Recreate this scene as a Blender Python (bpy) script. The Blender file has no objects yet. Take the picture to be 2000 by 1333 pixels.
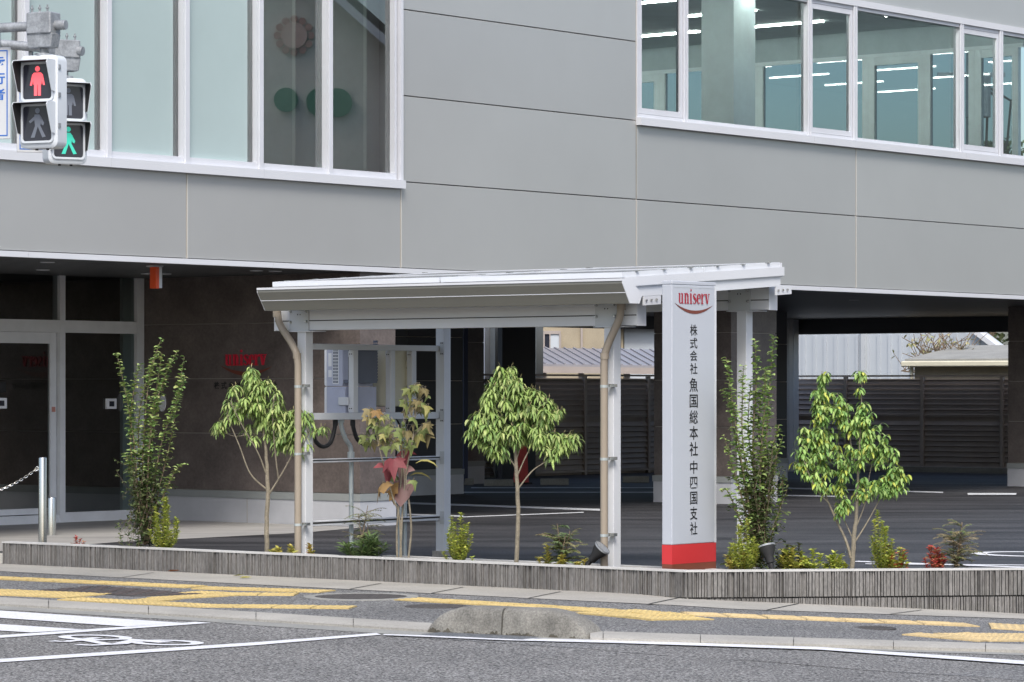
import bpy, math, random
from mathutils import Vector, Matrix
R = math.radians
random.seed(7)
scn = bpy.context.scene
col = scn.collection

# ---------------------------------------------------------------- camera
HC = 1.57            # eye height above the parking lot
FP = 6400.0          # focal length in pixels of a 2000 px wide picture
YH = 760.0           # row of the horizon
cam_d = bpy.data.cameras.new('camera')
cam_d.sensor_width = 36.0
cam_d.lens = 36.0 * FP / 2000.0
cam_d.shift_y = (YH - 666.5) / 2000.0
cam_d.clip_end = 2000.0
cam = bpy.data.objects.new('camera', cam_d)
cam.location = (0, 0, HC)
cam.rotation_euler = (R(90), 0, 0)
col.objects.link(cam)
scn.camera = cam

# ---------------------------------------------------------------- sky, sun, exposure
SUN_AZ, SUN_EL = 176.0, 50.0      # degrees clockwise from +Y, elevation
w = bpy.data.worlds.new('World'); scn.world = w; w.use_nodes = True
nt = w.node_tree; nt.nodes.clear()
wo = nt.nodes.new('ShaderNodeOutputWorld'); bg = nt.nodes.new('ShaderNodeBackground')
sky = nt.nodes.new('ShaderNodeTexSky'); sky.sky_type = 'NISHITA'; sky.sun_disc = False
sky.sun_elevation = R(SUN_EL); sky.sun_rotation = R(SUN_AZ)
sky.air_density = 1.0; sky.dust_density = 3.0; sky.ozone_density = 1.0
bg.inputs['Strength'].default_value = 0.115
nt.links.new(sky.outputs[0], bg.inputs['Color']); nt.links.new(bg.outputs[0], wo.inputs['Surface'])
sd = bpy.data.lights.new('sun', 'SUN'); sd.energy = 1.5; sd.angle = R(20); sd.color = (1.0, 0.96, 0.9)
so = bpy.data.objects.new('sun', sd); col.objects.link(so); so.location = (-10, -10, 40)
az, el = R(SUN_AZ), R(SUN_EL)
sdir = Vector((math.sin(az) * math.cos(el), math.cos(az) * math.cos(el), math.sin(el)))
so.rotation_euler = sdir.to_track_quat('Z', 'Y').to_euler()
scn.view_settings.view_transform = 'Standard'
scn.view_settings.look = 'None'
scn.view_settings.exposure = 0.93
scn.view_settings.gamma = 1.0
scn.view_settings.use_curve_mapping = False
scn.cycles.use_denoising = True
scn.cycles.max_bounces = 10
scn.cycles.transparent_max_bounces = 24
scn.cycles.caustics_reflective = False
scn.cycles.caustics_refractive = False

# ---------------------------------------------------------------- places: the building's own axes
TH = R(51.3)
AX = Vector((math.cos(TH), math.sin(TH), 0))      # along the facade, away to the right
NX = Vector((-math.sin(TH), math.cos(TH), 0))     # into the building
BX = -NX                                           # along the street, nearer to the right

class Frame:
    def __init__(s, o, ax, ay):
        s.o = Vector((o[0], o[1], 0)); s.ax = Vector(ax); s.ay = Vector(ay)
    def P(s, a, d, z):
        return s.o + s.ax * a + s.ay * d + Vector((0, 0, z))
    def hit_d(s, x, y, d):           # sight line meets the upright plane second axis = d
        r = Vector(((x - 1000) / FP, 1, 0))
        Z = (d + s.o.dot(s.ay)) / r.dot(s.ay)
        return (r * Z - s.o).dot(s.ax), HC + (YH - y) / FP * Z
    def hit_a(s, x, y, a):
        r = Vector(((x - 1000) / FP, 1, 0))
        Z = (a + s.o.dot(s.ax)) / r.dot(s.ax)
        return (r * Z - s.o).dot(s.ay), HC + (YH - y) / FP * Z
    def loc(s, p):
        q = Vector((p[0], p[1], 0)) - s.o
        return q.dot(s.ax), q.dot(s.ay)

WF = Frame((0, 0), (1, 0, 0), (0, 1, 0))
def pz(x, y, Z):                     # point on a sight line at distance Z
    return Vector(((x - 1000) / FP * Z, Z, HC + (YH - y) / FP * Z))
def gz(x, y, z=0.0):                 # point on level ground
    return pz(x, y, (HC - z) * FP / (y - YH))
def zs(X):                           # pavement height: level, then falling to the right
    return -0.09 - 0.16 * min(max((X - 1.0) / 3.2, 0.0), 1.7)
def zr(X):
    return zs(X) - 0.025
def gs(x, y, fn=zs, up=0.0):
    z = -0.1
    for _ in range(8):
        p = gz(x, y, z + up); z = fn(p.x)
    return gz(x, y, z + up)

_k = gz(707, 1029.6)
FB = Frame((_k.x, _k.y), AX, NX)     # facade: a along it, d into the building

# ---------------------------------------------------------------- mesh helpers
BASE = {}
class MB:
    def __init__(s):
        s.v = []; s.f = []; s.c = None; s.mi = []
    def add(s, vs, fs):
        n = len(s.v); s.v += [Vector(p) for p in vs]; s.f += [tuple(i + n for i in f) for f in fs]
    def box(s, F, a0, a1, d0, d1, z0, z1):
        a0, a1 = sorted((a0, a1)); d0, d1 = sorted((d0, d1)); z0, z1 = sorted((z0, z1))
        p = [F.P(a, d, z) for z in (z0, z1) for a, d in ((a0, d0), (a1, d0), (a1, d1), (a0, d1))]
        # keep outward normals whatever the handedness of the frame
        if F.ax.cross(F.ay).z > 0:
            fs = [(3, 2, 1, 0), (4, 5, 6, 7), (0, 1, 5, 4), (1, 2, 6, 5), (2, 3, 7, 6), (3, 0, 4, 7)]
        else:
            fs = [(0, 1, 2, 3), (7, 6, 5, 4), (4, 5, 1, 0), (5, 6, 2, 1), (6, 7, 3, 2), (7, 4, 0, 3)]
        s.add(p, fs); return s
    def prism(s, pts, vec):          # polygon swept along a vector
        n = len(pts); pts = [Vector(p) for p in pts]; vec = Vector(vec)
        nrm = Vector((0, 0, 0))
        for i in range(n):
            nrm += pts[i].cross(pts[(i + 1) % n])
        if nrm.dot(vec) > 0: pts = pts[::-1]
        fs = [tuple(range(n)), tuple(range(2 * n - 1, n - 1, -1))]
        fs += [((i + 1) % n, i, n + i, n + (i + 1) % n) for i in range(n)]
        s.add(pts + [p + vec for p in pts], fs); return s
    def tube(s, pts, r, seg=8, cap=True):
        pts = [Vector(p) for p in pts]; n = len(pts)
        rr = r if isinstance(r, (list, tuple)) else [r] * n
        rings = []; up = Vector((0.13, 0.31, 0.94)); base = len(s.v)
        prev = None
        for i in range(n):
            t = (pts[min(i + 1, n - 1)] - pts[max(i - 1, 0)])
            if t.length < 1e-9: t = Vector((0, 0, 1))
            t.normalize()
            u = (prev - t * prev.dot(t)) if prev else up.cross(t)
            if u.length < 1e-4: u = Vector((1, 0, 0)).cross(t)
            u.normalize(); prev = u; v = t.cross(u)
            for k in range(seg):
                an = 2 * math.pi * k / seg
                s.v.append(pts[i] + (u * math.cos(an) + v * math.sin(an)) * rr[i])
        for i in range(n - 1):
            for k in range(seg):
                a = base + i * seg + k; b = base + i * seg + (k + 1) % seg
                s.f.append((a, b, b + seg, a + seg))
        if cap:
            s.f.append(tuple(base + k for k in range(seg))[::-1])
            s.f.append(tuple(base + (n - 1) * seg + k for k in range(seg)))
        return s
    def lathe(s, o, axis, prof, seg=16):   # prof: (distance along axis, radius)
        o = Vector(o); axis = Vector(axis).normalized()
        return s.tube([o + axis * h for h, _ in prof], [max(r, 1e-4) for _, r in prof], seg) if len({round(h, 5) for h, _ in prof}) == len(prof) else s._lathe(o, axis, prof, seg)
    def _lathe(s, o, axis, prof, seg):
        u = axis.orthogonal().normalized(); v = axis.cross(u); b = len(s.v)
        for h, r in prof:
            for k in range(seg):
                an = 2 * math.pi * k / seg
                s.v.append(o + axis * h + (u * math.cos(an) + v * math.sin(an)) * max(r, 1e-4))
        for i in range(len(prof) - 1):
            for k in range(seg):
                a = b + i * seg + k; c = b + i * seg + (k + 1) % seg
                s.f.append((a, c, c + seg, a + seg))
        s.f.append(tuple(b + k for k in range(seg))[::-1])
        s.f.append(tuple(b + (len(prof) - 1) * seg + k for k in range(seg)))
        return s
    def poly(s, pts):
        s.add(pts, [tuple(range(len(pts)))]); return s
    def build(s, name, m, parent=None, base=None, smooth=False, bevel=0.0, bseg=1):
        me = bpy.data.meshes.new(name)
        if parent is not None: b = BASE[parent.name]
        elif base is not None: b = Vector(base)
        else: b = Vector((0, 0, 0))
        me.from_pydata([tuple(p - b) for p in s.v], [], s.f)
        me.materials.append(m)
        if s.c is not None:
            at = me.color_attributes.new('Col', 'FLOAT_COLOR', 'POINT')
            at.data.foreach_set('color', [x for c in s.c for x in (c[0], c[1], c[2], 1.0)])
        if smooth:
            me.polygons.foreach_set('use_smooth', [True] * len(me.polygons))
            try: me.set_sharp_from_angle(angle=R(40))
            except Exception: pass
        me.update()
        o = bpy.data.objects.new(name, me); col.objects.link(o)
        if parent is not None: o.parent = parent
        else: o.location = b
        BASE[o.name] = b
        if bevel:
            md = o.modifiers.new('bevel', 'BEVEL'); md.width = bevel; md.segments = bseg; md.limit_method = 'ANGLE'
        return o

def tag(o, label=None, cat=None, group=None, kind=None):
    if label: o['label'] = label
    if cat: o['category'] = cat
    if group: o['group'] = group
    if kind: o['kind'] = kind
    return o
def thing(name, label, cat, base, group=None):
    o = bpy.data.objects.new(name, None); col.objects.link(o)
    o.empty_display_size = 0.2; o.location = Vector(base); BASE[o.name] = Vector(base)
    return tag(o, label, cat, group)
def inst(src, parent, mat4, name=None):       # a copy of a mesh object that shares its mesh
    o = src.copy(); col.objects.link(o); o.parent = parent; o.matrix_local = mat4
    if name: o.name = name
    BASE[o.name] = BASE[parent.name] if parent else Vector()
    return o
def frame_matrix(o, ax, ay, az=(0, 0, 1)):
    m = Matrix.Identity(4)
    for i, v in enumerate((ax, ay, az)):
        for j in range(3): m[j][i] = v[j]
    for j in range(3): m[j][3] = o[j]
    return m

# ---------------------------------------------------------------- materials
def newmat(name):
    m = bpy.data.materials.new(name); m.use_nodes = True
    t = m.node_tree; p = t.nodes['Principled BSDF']
    return m, t, p
def ramp(t, fac, stops):
    r = t.nodes.new('ShaderNodeValToRGB'); e = r.color_ramp.elements
    while len(e) < len(stops): e.new(0.5)
    for i, (pos, c) in enumerate(stops):
        e[i].position = pos; e[i].color = (c[0], c[1], c[2], 1)
    t.links.new(fac, r.inputs[0]); return r
def coords(t, scale=(1, 1, 1), rot=0.0):
    g = t.nodes.new('ShaderNodeNewGeometry'); mp = t.nodes.new('ShaderNodeMapping')
    mp.inputs['Scale'].default_value = scale; mp.inputs['Rotation'].default_value = (0, 0, rot)
    t.links.new(g.outputs['Position'], mp.inputs['Vector']); return mp.outputs[0]
def noise(t, vec, scale, detail=4, rough=0.6):
    n = t.nodes.new('ShaderNodeTexNoise'); n.inputs['Scale'].default_value = scale
    n.inputs['Detail'].default_value = detail; n.inputs['Roughness'].default_value = rough
    t.links.new(vec, n.inputs['Vector']); return n.outputs['Fac']
def mul(c, k): return tuple(min(1, x * k) for x in c)
def mat(name, c, rough=0.55, metal=0.0, var=0.08, vs=3.0, fine=0.0, fs=60.0, bump=0.0, bs=80.0, spec=0.5, stretch=(1, 1, 1), coat=0.0):
    m, t, p = newmat(name)
    p.inputs['Roughness'].default_value = rough; p.inputs['Metallic'].default_value = metal
    p.inputs['Specular IOR Level'].default_value = spec
    p.inputs['Coat Weight'].default_value = coat
    v = coords(t, stretch)
    n = noise(t, v, vs, 5, 0.65)
    r = ramp(t, n, [(0.3, mul(c, 1 - var)), (0.7, mul(c, 1 + var))])
    out = r.outputs[0]
    if fine:
        n2 = noise(t, v, fs, 3, 0.7)
        r2 = ramp(t, n2, [(0.35, (1 - fine,) * 3), (0.65, (1 + fine * 0.0 + 0.0,) * 3)])
        mx = t.nodes.new('ShaderNodeMix'); mx.data_type = 'RGBA'; mx.blend_type = 'MULTIPLY'
        mx.inputs['Factor'].default_value = 1.0
        t.links.new(out, mx.inputs[6]); t.links.new(r2.outputs[0], mx.inputs[7]); out = mx.outputs[2]
    t.links.new(out, p.inputs['Base Color'])
    if bump:
        nb = noise(t, v, bs, 4, 0.6); b = t.nodes.new('ShaderNodeBump')
        b.inputs['Strength'].default_value = bump; b.inputs['Distance'].default_value = 0.004
        t.links.new(nb, b.inputs['Height']); t.links.new(b.outputs[0], p.inputs['Normal'])
    return m
def glass(name, tint, refl=1.0, ior=1.5, rough=0.0):
    m = bpy.data.materials.new(name); m.use_nodes = True; t = m.node_tree; t.nodes.clear()
    o = t.nodes.new('ShaderNodeOutputMaterial'); mx = t.nodes.new('ShaderNodeMixShader')
    tr = t.nodes.new('ShaderNodeBsdfTransparent'); gl = t.nodes.new('ShaderNodeBsdfGlossy'); fr = t.nodes.new('ShaderNodeFresnel')
    tr.inputs[0].default_value = (*tint, 1); gl.inputs['Roughness'].default_value = rough; fr.inputs['IOR'].default_value = ior
    gl.inputs['Color'].default_value = (refl, refl, refl, 1)
    t.links.new(fr.outputs[0], mx.inputs[0]); t.links.new(tr.outputs[0], mx.inputs[1]); t.links.new(gl.outputs[0], mx.inputs[2])
    t.links.new(mx.outputs[0], o.inputs[0]); return m
def emis(name, c, s):
    m, t, p = newmat(name)
    p.inputs['Base Color'].default_value = (*c, 1); p.inputs['Emission Color'].default_value = (*c, 1)
    p.inputs['Emission Strength'].default_value = s; return m
def leafmat(name, trans=0.35, rough=0.5):
    m, t, p = newmat(name)
    a = t.nodes.new('ShaderNodeAttribute'); a.attribute_name = 'Col'
    t.links.new(a.outputs['Color'], p.inputs['Base Color']); p.inputs['Roughness'].default_value = rough
    p.inputs['Specular IOR Level'].default_value = 0.35
    tr = t.nodes.new('ShaderNodeBsdfTranslucent'); t.links.new(a.outputs['Color'], tr.inputs[0])
    mx = t.nodes.new('ShaderNodeMixShader'); mx.inputs[0].default_value = trans
    o = t.nodes['Material Output']
    t.links.new(p.outputs[0], mx.inputs[1]); t.links.new(tr.outputs[0], mx.inputs[2]); t.links.new(mx.outputs[0], o.inputs[0])
    return m
def asphalt(name, lo, mid, hi, scale, streak=0.0, rot=0.0, rough=0.85):
    m, t, p = newmat(name)
    v = coords(t)
    n = noise(t, v, scale, 2, 0.8)
    r = ramp(t, n, [(0.40, lo), (0.5, mid), (0.60, hi)])
    big = noise(t, coords(t, (1, 1, 1)), 0.8, 4, 0.6)
    r2 = ramp(t, big, [(0.3, (0.82,) * 3), (0.7, (1.08,) * 3)])
    mx = t.nodes.new('ShaderNodeMix'); mx.data_type = 'RGBA'; mx.blend_type = 'MULTIPLY'; mx.inputs['Factor'].default_value = 1
    t.links.new(r.outputs[0], mx.inputs[6]); t.links.new(r2.outputs[0], mx.inputs[7]); out = mx.outputs[2]
    if streak:
        s = noise(t, coords(t, (0.35, 1.6, 1), rot), 1.0, 4, 0.55)
        r3 = ramp(t, s, [(0.36, (1 - streak,) * 3), (0.64, (1 + streak,) * 3)])
        m2 = t.nodes.new('ShaderNodeMix'); m2.data_type = 'RGBA'; m2.blend_type = 'MULTIPLY'; m2.inputs['Factor'].default_value = 1
        t.links.new(out, m2.inputs[6]); t.links.new(r3.outputs[0], m2.inputs[7]); out = m2.outputs[2]
    t.links.new(out, p.inputs['Base Color']); p.inputs['Roughness'].default_value = rough
    b = t.nodes.new('ShaderNodeBump'); b.inputs['Strength'].default_value = 0.5; b.inputs['Distance'].default_value = 0.006
    t.links.new(n, b.inputs['Height']); t.links.new(b.outputs[0], p.inputs['Normal'])
    return m

M = {}
M['panel'] = mat('metal_panel', (0.49, 0.50, 0.497), 0.30, 0.4, 0.05, 0.25, spec=0.5)
def vary(m, k):                      # slight tone difference from one panel to the next
    t = m.node_tree; p = t.nodes['Principled BSDF']; src = p.inputs['Base Color'].links[0].from_socket
    oi = t.nodes.new('ShaderNodeObjectInfo'); r = ramp(t, oi.outputs['Random'], [(0.0, (1 - k, 1 - k, 1 - k)), (1.0, (1.0, 1.0, 1.0 - k * 0.1))])
    mx = t.nodes.new('ShaderNodeMix'); mx.data_type = 'RGBA'; mx.blend_type = 'MULTIPLY'; mx.inputs['Factor'].default_value = 1
    t.links.new(src, mx.inputs[6]); t.links.new(r.outputs[0], mx.inputs[7]); t.links.new(mx.outputs[2], p.inputs['Base Color'])
vary(M['panel'], 0.07)
M['seal'] = mat('joint_sealant', (0.42, 0.39, 0.34), 0.7)
M['dark'] = mat('shadow_gap', (0.03, 0.03, 0.03), 0.9)
M['alu'] = mat('white_aluminium', (0.60, 0.62, 0.665), 0.38, 0.0, 0.04, 2)
M['trim'] = mat('white_trim', (0.63, 0.65, 0.685), 0.4, 0.0, 0.03, 1)
M['tile'] = mat('brown_stone_tile', (0.14, 0.118, 0.110), 0.38, 0, 0.35, 2.2, 0.25, 30, spec=0.5)
M['grout'] = mat('grout', (0.34, 0.32, 0.30), 0.8)
M['skirt'] = mat('skirting', (0.26, 0.28, 0.28), 0.5)
M['basetile'] = mat('base_concrete', (0.44, 0.455, 0.49), 0.7, 0, 0.08, 2)
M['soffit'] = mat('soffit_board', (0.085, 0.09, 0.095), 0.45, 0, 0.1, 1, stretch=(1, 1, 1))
M['black_and_shade'] = mat('black_wall_and_shade', (0.02, 0.02, 0.024), 0.5)
M['interior'] = mat('interior_wall', (0.42, 0.50, 0.51), 0.8)
M['intdark'] = mat('interior_dark', (0.06, 0.055, 0.05), 0.8)
M['ceil'] = mat('interior_ceiling', (0.46, 0.53, 0.54), 0.8)
M['blind'] = mat('roller_blind', (0.66, 0.74, 0.73), 0.8, 0, 0.03, 0.6)
M['glassL'] = glass('window_glass', (0.72, 0.84, 0.82), 1.0, 2.7)
M['glassR'] = glass('tinted_glass', (0.76, 0.87, 0.87))
M['glassE'] = glass('end_wall_glass', (0.29, 0.37, 0.39))
M['column'] = mat('column_white', (0.72, 0.80, 0.81), 0.7)
M['frame'] = mat('entrance_aluminium', (0.72, 0.74, 0.77), 0.4)
M['film'] = mat('frosted_film', (0.40, 0.50, 0.50), 0.18, 0, 0.05, 0.5, spec=0.6)
M['glassD'] = glass('door_glass', (0.55, 0.62, 0.62), 1.0, 1.9)
M['led'] = emis('led_strip', (1.0, 1.0, 0.94), 24.0)
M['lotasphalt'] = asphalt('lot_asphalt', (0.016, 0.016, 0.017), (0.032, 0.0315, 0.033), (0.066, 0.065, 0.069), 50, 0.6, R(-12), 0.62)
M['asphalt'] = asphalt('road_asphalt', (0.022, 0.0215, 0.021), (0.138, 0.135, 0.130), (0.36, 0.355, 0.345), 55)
M['walkasphalt'] = asphalt('pavement_asphalt', (0.03, 0.03, 0.03), (0.135, 0.135, 0.135), (0.32, 0.32, 0.315), 60)
M['concrete'] = mat('concrete', (0.40, 0.385, 0.35), 0.85, 0, 0.15, 1.5, 0.25, 60, 0.3, 60)
M['gutterconc'] = mat('gutter_concrete', (0.31, 0.31, 0.29), 0.85, 0, 0.15, 2.0, 0.25, 60, 0.3, 60)
M['slab'] = mat('entrance_paving', (0.36, 0.35, 0.33), 0.7, 0, 0.22, 1.6, 0.15, 25, stretch=(0.5, 2.2, 1))
M['paint'] = mat('road_paint', (0.78, 0.79, 0.82), 0.6, 0, 0.06, 6, 0.25, 45)
M['lotpaint'] = mat('lot_paint', (0.62, 0.64, 0.66), 0.6, 0, 0.15, 6)
M['yellow'] = mat('tactile_yellow', (0.60, 0.455, 0.19), 0.7, 0, 0.12, 2.0, 0.3, 50)
M['yellowpale'] = mat('tactile_yellow_worn', (0.60, 0.46, 0.24), 0.75, 0, 0.15, 2.0, 0.3, 50)
M['block'] = mat('ribbed_block', (0.215, 0.208, 0.20), 0.9, 0, 0.35, 4, 0.4, 70, 0.6, 90, stretch=(1, 1, 0.25))
M['coping'] = mat('coping_mortar', (0.50, 0.50, 0.49), 0.8, 0, 0.1, 3)
M['soil'] = mat('soil', (0.06, 0.05, 0.04), 0.95, 0, 0.4, 8, 0.4, 40, 0.8, 30)
M['steel'] = mat('stainless_steel', (0.62, 0.62, 0.60), 0.22, 1.0, 0.05, 3)
M['galv'] = mat('galvanised_steel', (0.36, 0.38, 0.40), 0.55, 0.4, 0.3, 12, 0.25, 50)
M['galvlight'] = mat('zinc_conduit', (0.45, 0.50, 0.51), 0.5, 0.35, 0.12, 10)
M['post'] = mat('shelter_aluminium', (0.64, 0.665, 0.70), 0.38, 0.0, 0.04, 2)
M['plate'] = mat('shelter_plate', (0.50, 0.53, 0.55), 0.45, 0.0, 0.04, 2)
M['gutter'] = mat('gutter_grey', (0.205, 0.205, 0.185), 0.4, 0.1, 0.06, 1)
M['tan'] = mat('downpipe_tan', (0.31, 0.265, 0.21), 0.5, 0, 0.05, 3)
M['solar'] = mat('solar_glass', (0.10, 0.105, 0.12), 0.12, 0, 0.05, 3, spec=0.7)
M['white'] = mat('white_enamel', (0.46, 0.49, 0.545), 0.35, 0, 0.02, 2)
M['red'] = mat('red_paint', (0.55, 0.035, 0.04), 0.4, 0, 0.04, 2)
M['brown'] = mat('brown_paint', (0.19, 0.055, 0.032), 0.45)
M['ink'] = mat('black_ink', (0.012, 0.012, 0.014), 0.5)
M['logored'] = mat('logo_red', (0.36, 0.012, 0.03), 0.45)
M['wallred'] = mat('wall_letter_red', (0.62, 0.02, 0.05), 0.45)
M['logobrown'] = mat('logo_brown', (0.17, 0.045, 0.03), 0.45)
M['white2'] = mat('white_plastic', (0.80, 0.82, 0.86), 0.4)
M['invert'] = mat('inverter_shell', (0.48, 0.51, 0.64), 0.45)
M['invdark'] = mat('inverter_fins', (0.13, 0.15, 0.20), 0.5)
M['cream'] = mat('cream_cabinet', (0.66, 0.63, 0.49), 0.65)
M['rubber'] = mat('black_rubber', (0.014, 0.014, 0.015), 0.6)
M['orange'] = mat('orange_plastic', (0.75, 0.09, 0.02), 0.4)
M['sigbody'] = mat('signal_body', (0.60, 0.64, 0.68), 0.4, 0, 0.03, 3)
M['lens'] = mat('signal_lens', (0.03, 0.032, 0.045), 0.12, 0, 0.2, 6)
M['manred'] = emis('red_man', (0.85, 0.10, 0.12), 0.55)
M['mangreen'] = emis('green_man', (0.04, 0.45, 0.33), 0.35)
M['mangrey'] = mat('unlit_man', (0.16, 0.18, 0.22), 0.4)
M['blue'] = mat('sign_blue', (0.02, 0.13, 0.48), 0.5)
M['boardgrey'] = mat('sign_board', (0.56, 0.58, 0.60), 0.5)
M['fence'] = mat('fence_slat', (0.38, 0.33, 0.30), 0.5, 0.2, 0.1, 3)
M['beige'] = mat('beige_stucco', (0.38, 0.325, 0.235), 0.9, 0, 0.1, 2, 0.15, 40)
M['shed'] = mat('white_siding', (0.48, 0.52, 0.56), 0.5, 0, 0.05, 0.7)
M['roofmetal'] = mat('metal_roof', (0.30, 0.29, 0.31), 0.45, 0.2, 0.1, 2)
M['bark'] = mat('pale_bark', (0.25, 0.22, 0.165), 0.85, 0, 0.3, 18, 0.25, 80)
M['twig'] = mat('brown_twig', (0.22, 0.165, 0.115), 0.85, 0, 0.25, 20)
M['leaf'] = leafmat('leaf', 0.22, 0.6)
M['housewall'] = mat('house_wall', (0.74, 0.69, 0.62), 0.9, 0, 0.1, 2)
M['rooftile'] = mat('roof_tile', (0.10, 0.085, 0.075), 0.7, 0, 0.25, 4)
M['iron'] = mat('cast_iron', (0.09, 0.085, 0.085), 0.6, 0.3, 0.2, 10)
M['brick'] = mat('cover_brick', (0.085, 0.07, 0.068), 0.8, 0, 0.25, 10)
M['moss'] = mat('weathered_concrete', (0.25, 0.243, 0.22), 0.9, 0, 0.38, 3, 0.45, 70, 0.8, 90)
M['pinklight'] = mat('pink_sign_centre', (0.68, 0.44, 0.38), 0.6)
M['pink'] = mat('pink_sign', (0.52, 0.24, 0.20), 0.6)
M['green'] = mat('green_sign', (0.02, 0.17, 0.085), 0.6)
M['foot_tone'] = mat('dark_foot', (0.085, 0.078, 0.062), 0.95, 0, 0.4, 20)
M['navy'] = mat('navy_pipe', (0.015, 0.025, 0.08), 0.5)
# ================================================================ road, pavement, parking lot
xs = [-300, -80, -30, -12, -6, -3, -1, 0, 0.5] + [1 + 0.2 * i for i in range(28)] + [8, 12, 30, 80, 300]
ys = [-60, -20, 0, 8, 12, 15, 18, 20, 22, 24, 26, 28, 30, 34, 40, 60, 120, 400, 1200]
mb = MB()
for y in ys:
    for x in xs: mb.v.append(Vector((x, y, zr(x))))
nx_ = len(xs)
for j in range(len(ys) - 1):
    for i in range(nx_ - 1):
        mb.f.append((j * nx_ + i, j * nx_ + i + 1, (j + 1) * nx_ + i + 1, (j + 1) * nx_ + i))
tag(mb.build('road', M['asphalt']), kind='structure')

def lerp_px(pts, x):
    for (x0, y0), (x1, y1) in zip(pts, pts[1:]):
        if x <= x1 or (x1, y1) == pts[-1]:
            return y0 + (y1 - y0) * (x - x0) / (x1 - x0)
KERB_TOP = [(-700, 1136), (0, 1168), (500, 1197), (830, 1218), (1155, 1236), (1440, 1245), (2000, 1262), (2700, 1284)]
WALL_BOT = [(-700, 1071), (0, 1103.5), (1338, 1166), (2000, 1201), (2700, 1230)]   # foot of the wall on the pavement
def strip(name, top, bot, m, fn=zs, up=0.0, x0=-600, x1=2600, n=90, parent=None, kind=None, flat=None):
    mb = MB()
    for i in range(n + 1):
        x = x0 + (x1 - x0) * i / n
        for ln in (bot, top):
            p = gs(x, lerp_px(ln, x), fn, up)
            mb.v.append(p)
    for i in range(n):
        mb.f.append((2 * i, 2 * i + 2, 2 * i + 3, 2 * i + 1))
    o = mb.build(name, m, parent)
    if kind: o['kind'] = kind
    return o
# pavement: a sheet from the kerb to the wall
def shift(ln, dy): return [(x, y + dy) for x, y in ln]
walk = strip('pavement', shift(WALL_BOT, -3), KERB_TOP, M['walkasphalt'], kind='structure')
CONC = [(-700, 1081), (0, 1116), (500, 1142), (1000, 1167), (1330, 1183), (1440, 1190), (2000, 1209), (2700, 1232)]
apron = strip('concrete_apron', shift(WALL_BOT, -2), CONC, M['concrete'], up=0.004, kind='structure')
# dark joints cut across the concrete strip
for x in (300, 745, 905, 1095, 1330, 1560, 1800):
    a = gs(x, lerp_px(WALL_BOT, x) + 1, zs, 0.008); b = gs(x - 62, lerp_px(CONC, x - 62) - 0.6, zs, 0.008)
    t = (b - a).normalized(); s_ = Vector((-t.y, t.x, 0)) * 0.008
    MB().poly([a - s_, a + s_, b + s_, b - s_]).build('joint', M['dark'], apron)

# kerb stones and gutter
KB = [(-700, 1146), (0, 1178), (500, 1208), (830, 1228.5), (1155, 1246), (1440, 1254), (2000, 1269.5), (2700, 1291)]
GUT = [(-700, 1160), (0, 1191), (400, 1214), (500, 1222), (750, 1238), (830, 1243), (1155, 1256), (1440, 1263), (2000, 1280), (2700, 1302)]
strip('gutter_apron', shift(KB, -2), GUT, M['gutterconc'], zr, 0.003, kind='structure')
edges = [-560, -330, -100, 95, 290, 500, 690, 845]
def kerb(x0, x1, lip):
    mb = MB(); n = 6
    ring = []
    for i in range(n + 1):
        x = x0 + 0.7 + (x1 - x0 - 1.4) * i / n
        a = gs(x, lerp_px(KERB_TOP, x)); b = gs(x, lerp_px(KB, x))
        dv = (b - a); dv.z = 0; dv.normalize()
        w_ = (Vector((b.x - a.x, b.y - a.y, 0))).length
        zt = zs(a.x) + lip
        q = [a.copy(), a + dv * w_ * 0.75, a + dv * w_, b.copy()]
        q[0].z = zt; q[1].z = zt; q[2].z = zt - 0.012; q[3].z = zr(b.x) - 0.02
        q.insert(0, Vector((a.x, a.y, zt - 0.08)))
        ring += q
    for i in range(n):
        for k in range(4):
            j = i * 5 + k
            mb.f.append((j, j + 5, j + 6, j + 1))
    mb.v = ring
    mb.f.append((4, 3, 2, 1, 0)); mb.f.append(tuple(n * 5 + k for k in range(5)))
    return mb.build('kerb_stone', M['concrete'], walk)
for a, b in zip(edges, edges[1:]): kerb(a, b, 0.006)
edges = [1152, 1178, 1368, 1550, 1745, 1925, 2110, 2350, 2600]
for a, b in zip(edges, edges[1:]): kerb(a, b, 0.012)

# steel drain grate in the gutter
p = [gs(x, y, zr, 0.012) for x, y in ((815, 1240), (1020, 1249), (1060, 1244.5), (860, 1235))]
gr = MB().poly(p)
dg = tag(gr.build('drain_grate', M['galv'], None, p[0]), 'steel drain grate in the gutter at the foot of the concrete kerb block', 'drain')
for k in range(1, 24):
    f = k / 24
    a = p[0].lerp(p[1], f) + Vector((0, 0, 0.004)); b = p[3].lerp(p[2], f) + Vector((0, 0, 0.004))
    s_ = (p[1] - p[0]).normalized() * 0.006
    MB().poly([a - s_, a + s_, b + s_, b - s_]).build('slot', M['dark'], dg)

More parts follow.
